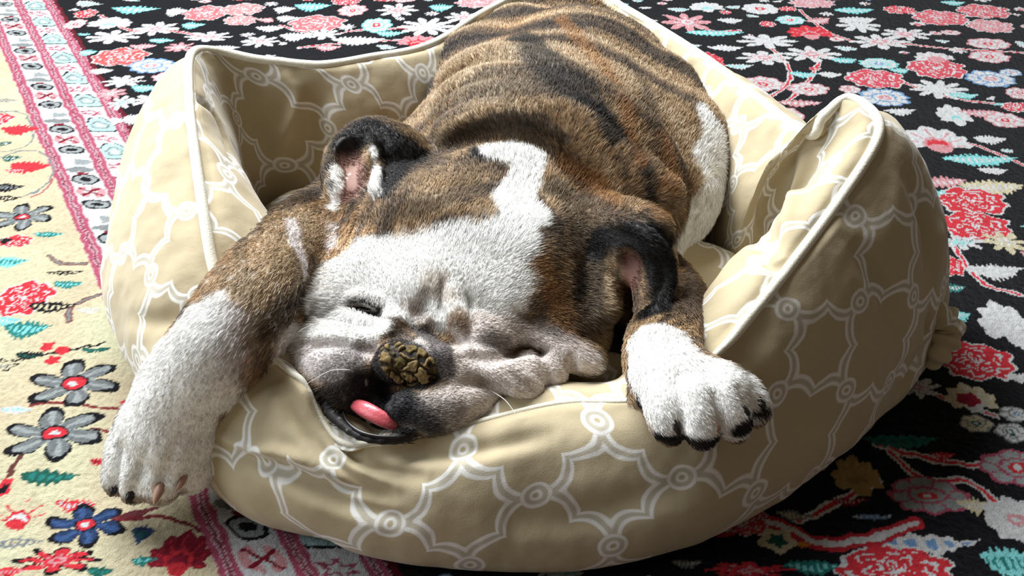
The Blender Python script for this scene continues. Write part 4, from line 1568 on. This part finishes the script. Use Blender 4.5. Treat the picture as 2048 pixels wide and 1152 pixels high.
Vc = base + cd * hgt[..., None]
ccol = rgb((58, 48, 32)) * (1 - crack[..., None]) + crack[..., None] * (rgb((84, 74, 44)) * (1 - ph_[near][..., None]) + rgb((140, 118, 82)) * ph_[near][..., None])
ccol = ccol * (.55 + .9 * fbm(base, 700, 94))[..., None]
ccol = ccol * rim[..., None] + rgb((40, 36, 34)) * (1 - rim[..., None])
cme = mesh_np('nose_crust', Vc.reshape(-1, 3), grid_faces(NC, MC))
set_col(cme, ccol.reshape(-1, 3))
MAT_CRUST, _nt, _b = new_mat('dry_crust', rough=0.9, spec=0.1, attr='col')
bump(_nt, _b, noise_tex(_nt, 900, 4).outputs['Fac'], 0.6, 0.001)
crust = link('nose_crust', cme, MAT_CRUST, bulldog)
crust['label'] = 'cracked olive brown crust covering the nose'

# tongue tip between the lips
tp = spline([(*at(708, 808, .121), .0046), (*at(728, 818, .126), .0064), (*at(752, 831, .127), .0064), (*at(774, 843, .125), .0056), (*at(792, 852, .121), .0040)], 26)
V, F_ = tube(tp[:, :3], tp[:, 3], 16)
ax_ = tp[:, :3].mean(0)
nrm_t = CAMP - ax_
nrm_t /= np.linalg.norm(nrm_t)
Vt = V.reshape(26, 16, 3)
dd = (Vt - tp[:, None, :3]) @ nrm_t
Vt = Vt - nrm_t * (dd * .40)[..., None]
Vt[:, :, :] -= (nrm_t * (.0010 * np.exp(-((dd < 0) * 9 + np.abs(((Vt - tp[:, None, :3]) @ np.array([.3, .8, .5]))) / .0016) ** 2))[..., None])
capA, capB = Vt[0].mean(0), Vt[-1].mean(0)
V = np.vstack([Vt.reshape(-1, 3), capA, capB])
caps = [[416, (j + 1) % 16, j, j] for j in range(16)]
tme = mesh_np('tongue', V, F_)
tongue = link('tongue', tme, MAT_TONGUE, bulldog)
lp = spline([(*at(686, 824, .119), .0010), (*at(697, 846, .120), .0014), (*at(722, 864, .121), .0015), (*at(755, 873, .121), .0014), (*at(792, 874, .120), .0014)], 30)
V, F_ = tube(lp[:, :3], lp[:, 3], 8)
lip = link('lip', mesh_np('lip', V, F_), MAT_LIP, bulldog)


def claw(px0, py0, px1, py1, dz, r, mat, back=.004):
    a = hit(px0, py0)
    if a is None:
        return
    z1 = a[2] - dz
    b_ = at(px1, py1, z1)
    n_ = grad(a)
    n_ /= np.linalg.norm(n_) + 1e-9
    a0 = a - n_ * back
    mid = (a0 + b_) / 2 + n_ * .0022
    p = spline([(*a0, r), (*mid, r * .8), (*b_, r * .12)], 12)
    V, F_ = tube(p[:, :3], p[:, 3], 9)
    c_ = link('claw', mesh_np('claw', V, F_), mat, bulldog)
    c_['label'] = 'pale pinkish claw' if mat == MAT_CLAWP else 'black claw'


claw(232, 972, 220, 994, .006, .0036, MAT_CLAW)
claw(264, 985, 252, 1008, .006, .0040, MAT_CLAW)
claw(322, 968, 308, 1010, .008, .0046, MAT_CLAWP)
claw(372, 950, 352, 982, .006, .0038, MAT_CLAWP)
claw(450, 845, 452, 862, .006, .0030, MAT_CLAW)
claw(1352, 842, 1358, 872, .010, .0040, MAT_CLAW)
claw(1430, 838, 1436, 872, .010, .0038, MAT_CLAWP)
claw(1486, 812, 1498, 842, .010, .0040, MAT_CLAW)
claw(1518, 795, 1530, 822, .010, .0036, MAT_CLAW)
claw(1275, 792, 1284, 818, .008, .0036, MAT_CLAW)

for pts in ([(630, 606), (612, 600), (600, 596)], [(648, 640), (620, 650), (596, 664)], [(700, 740), (660, 742), (610, 770)],
            [(980, 780), (1010, 800), (1030, 826)]):
    q = [hit(*pts[0])]
    zc = q[0][2]
    for k, p in enumerate(pts[1:]):
        q.append(at(*p, zc + .006 * (k + 1) - .002 * k * k))
    p = spline(q, 14)
    V, F_ = tube(p, np.linspace(.0004, .0001, 14), 5)
    link('whisker', mesh_np('whisker', V, F_), MAT_WHISK, bulldog)
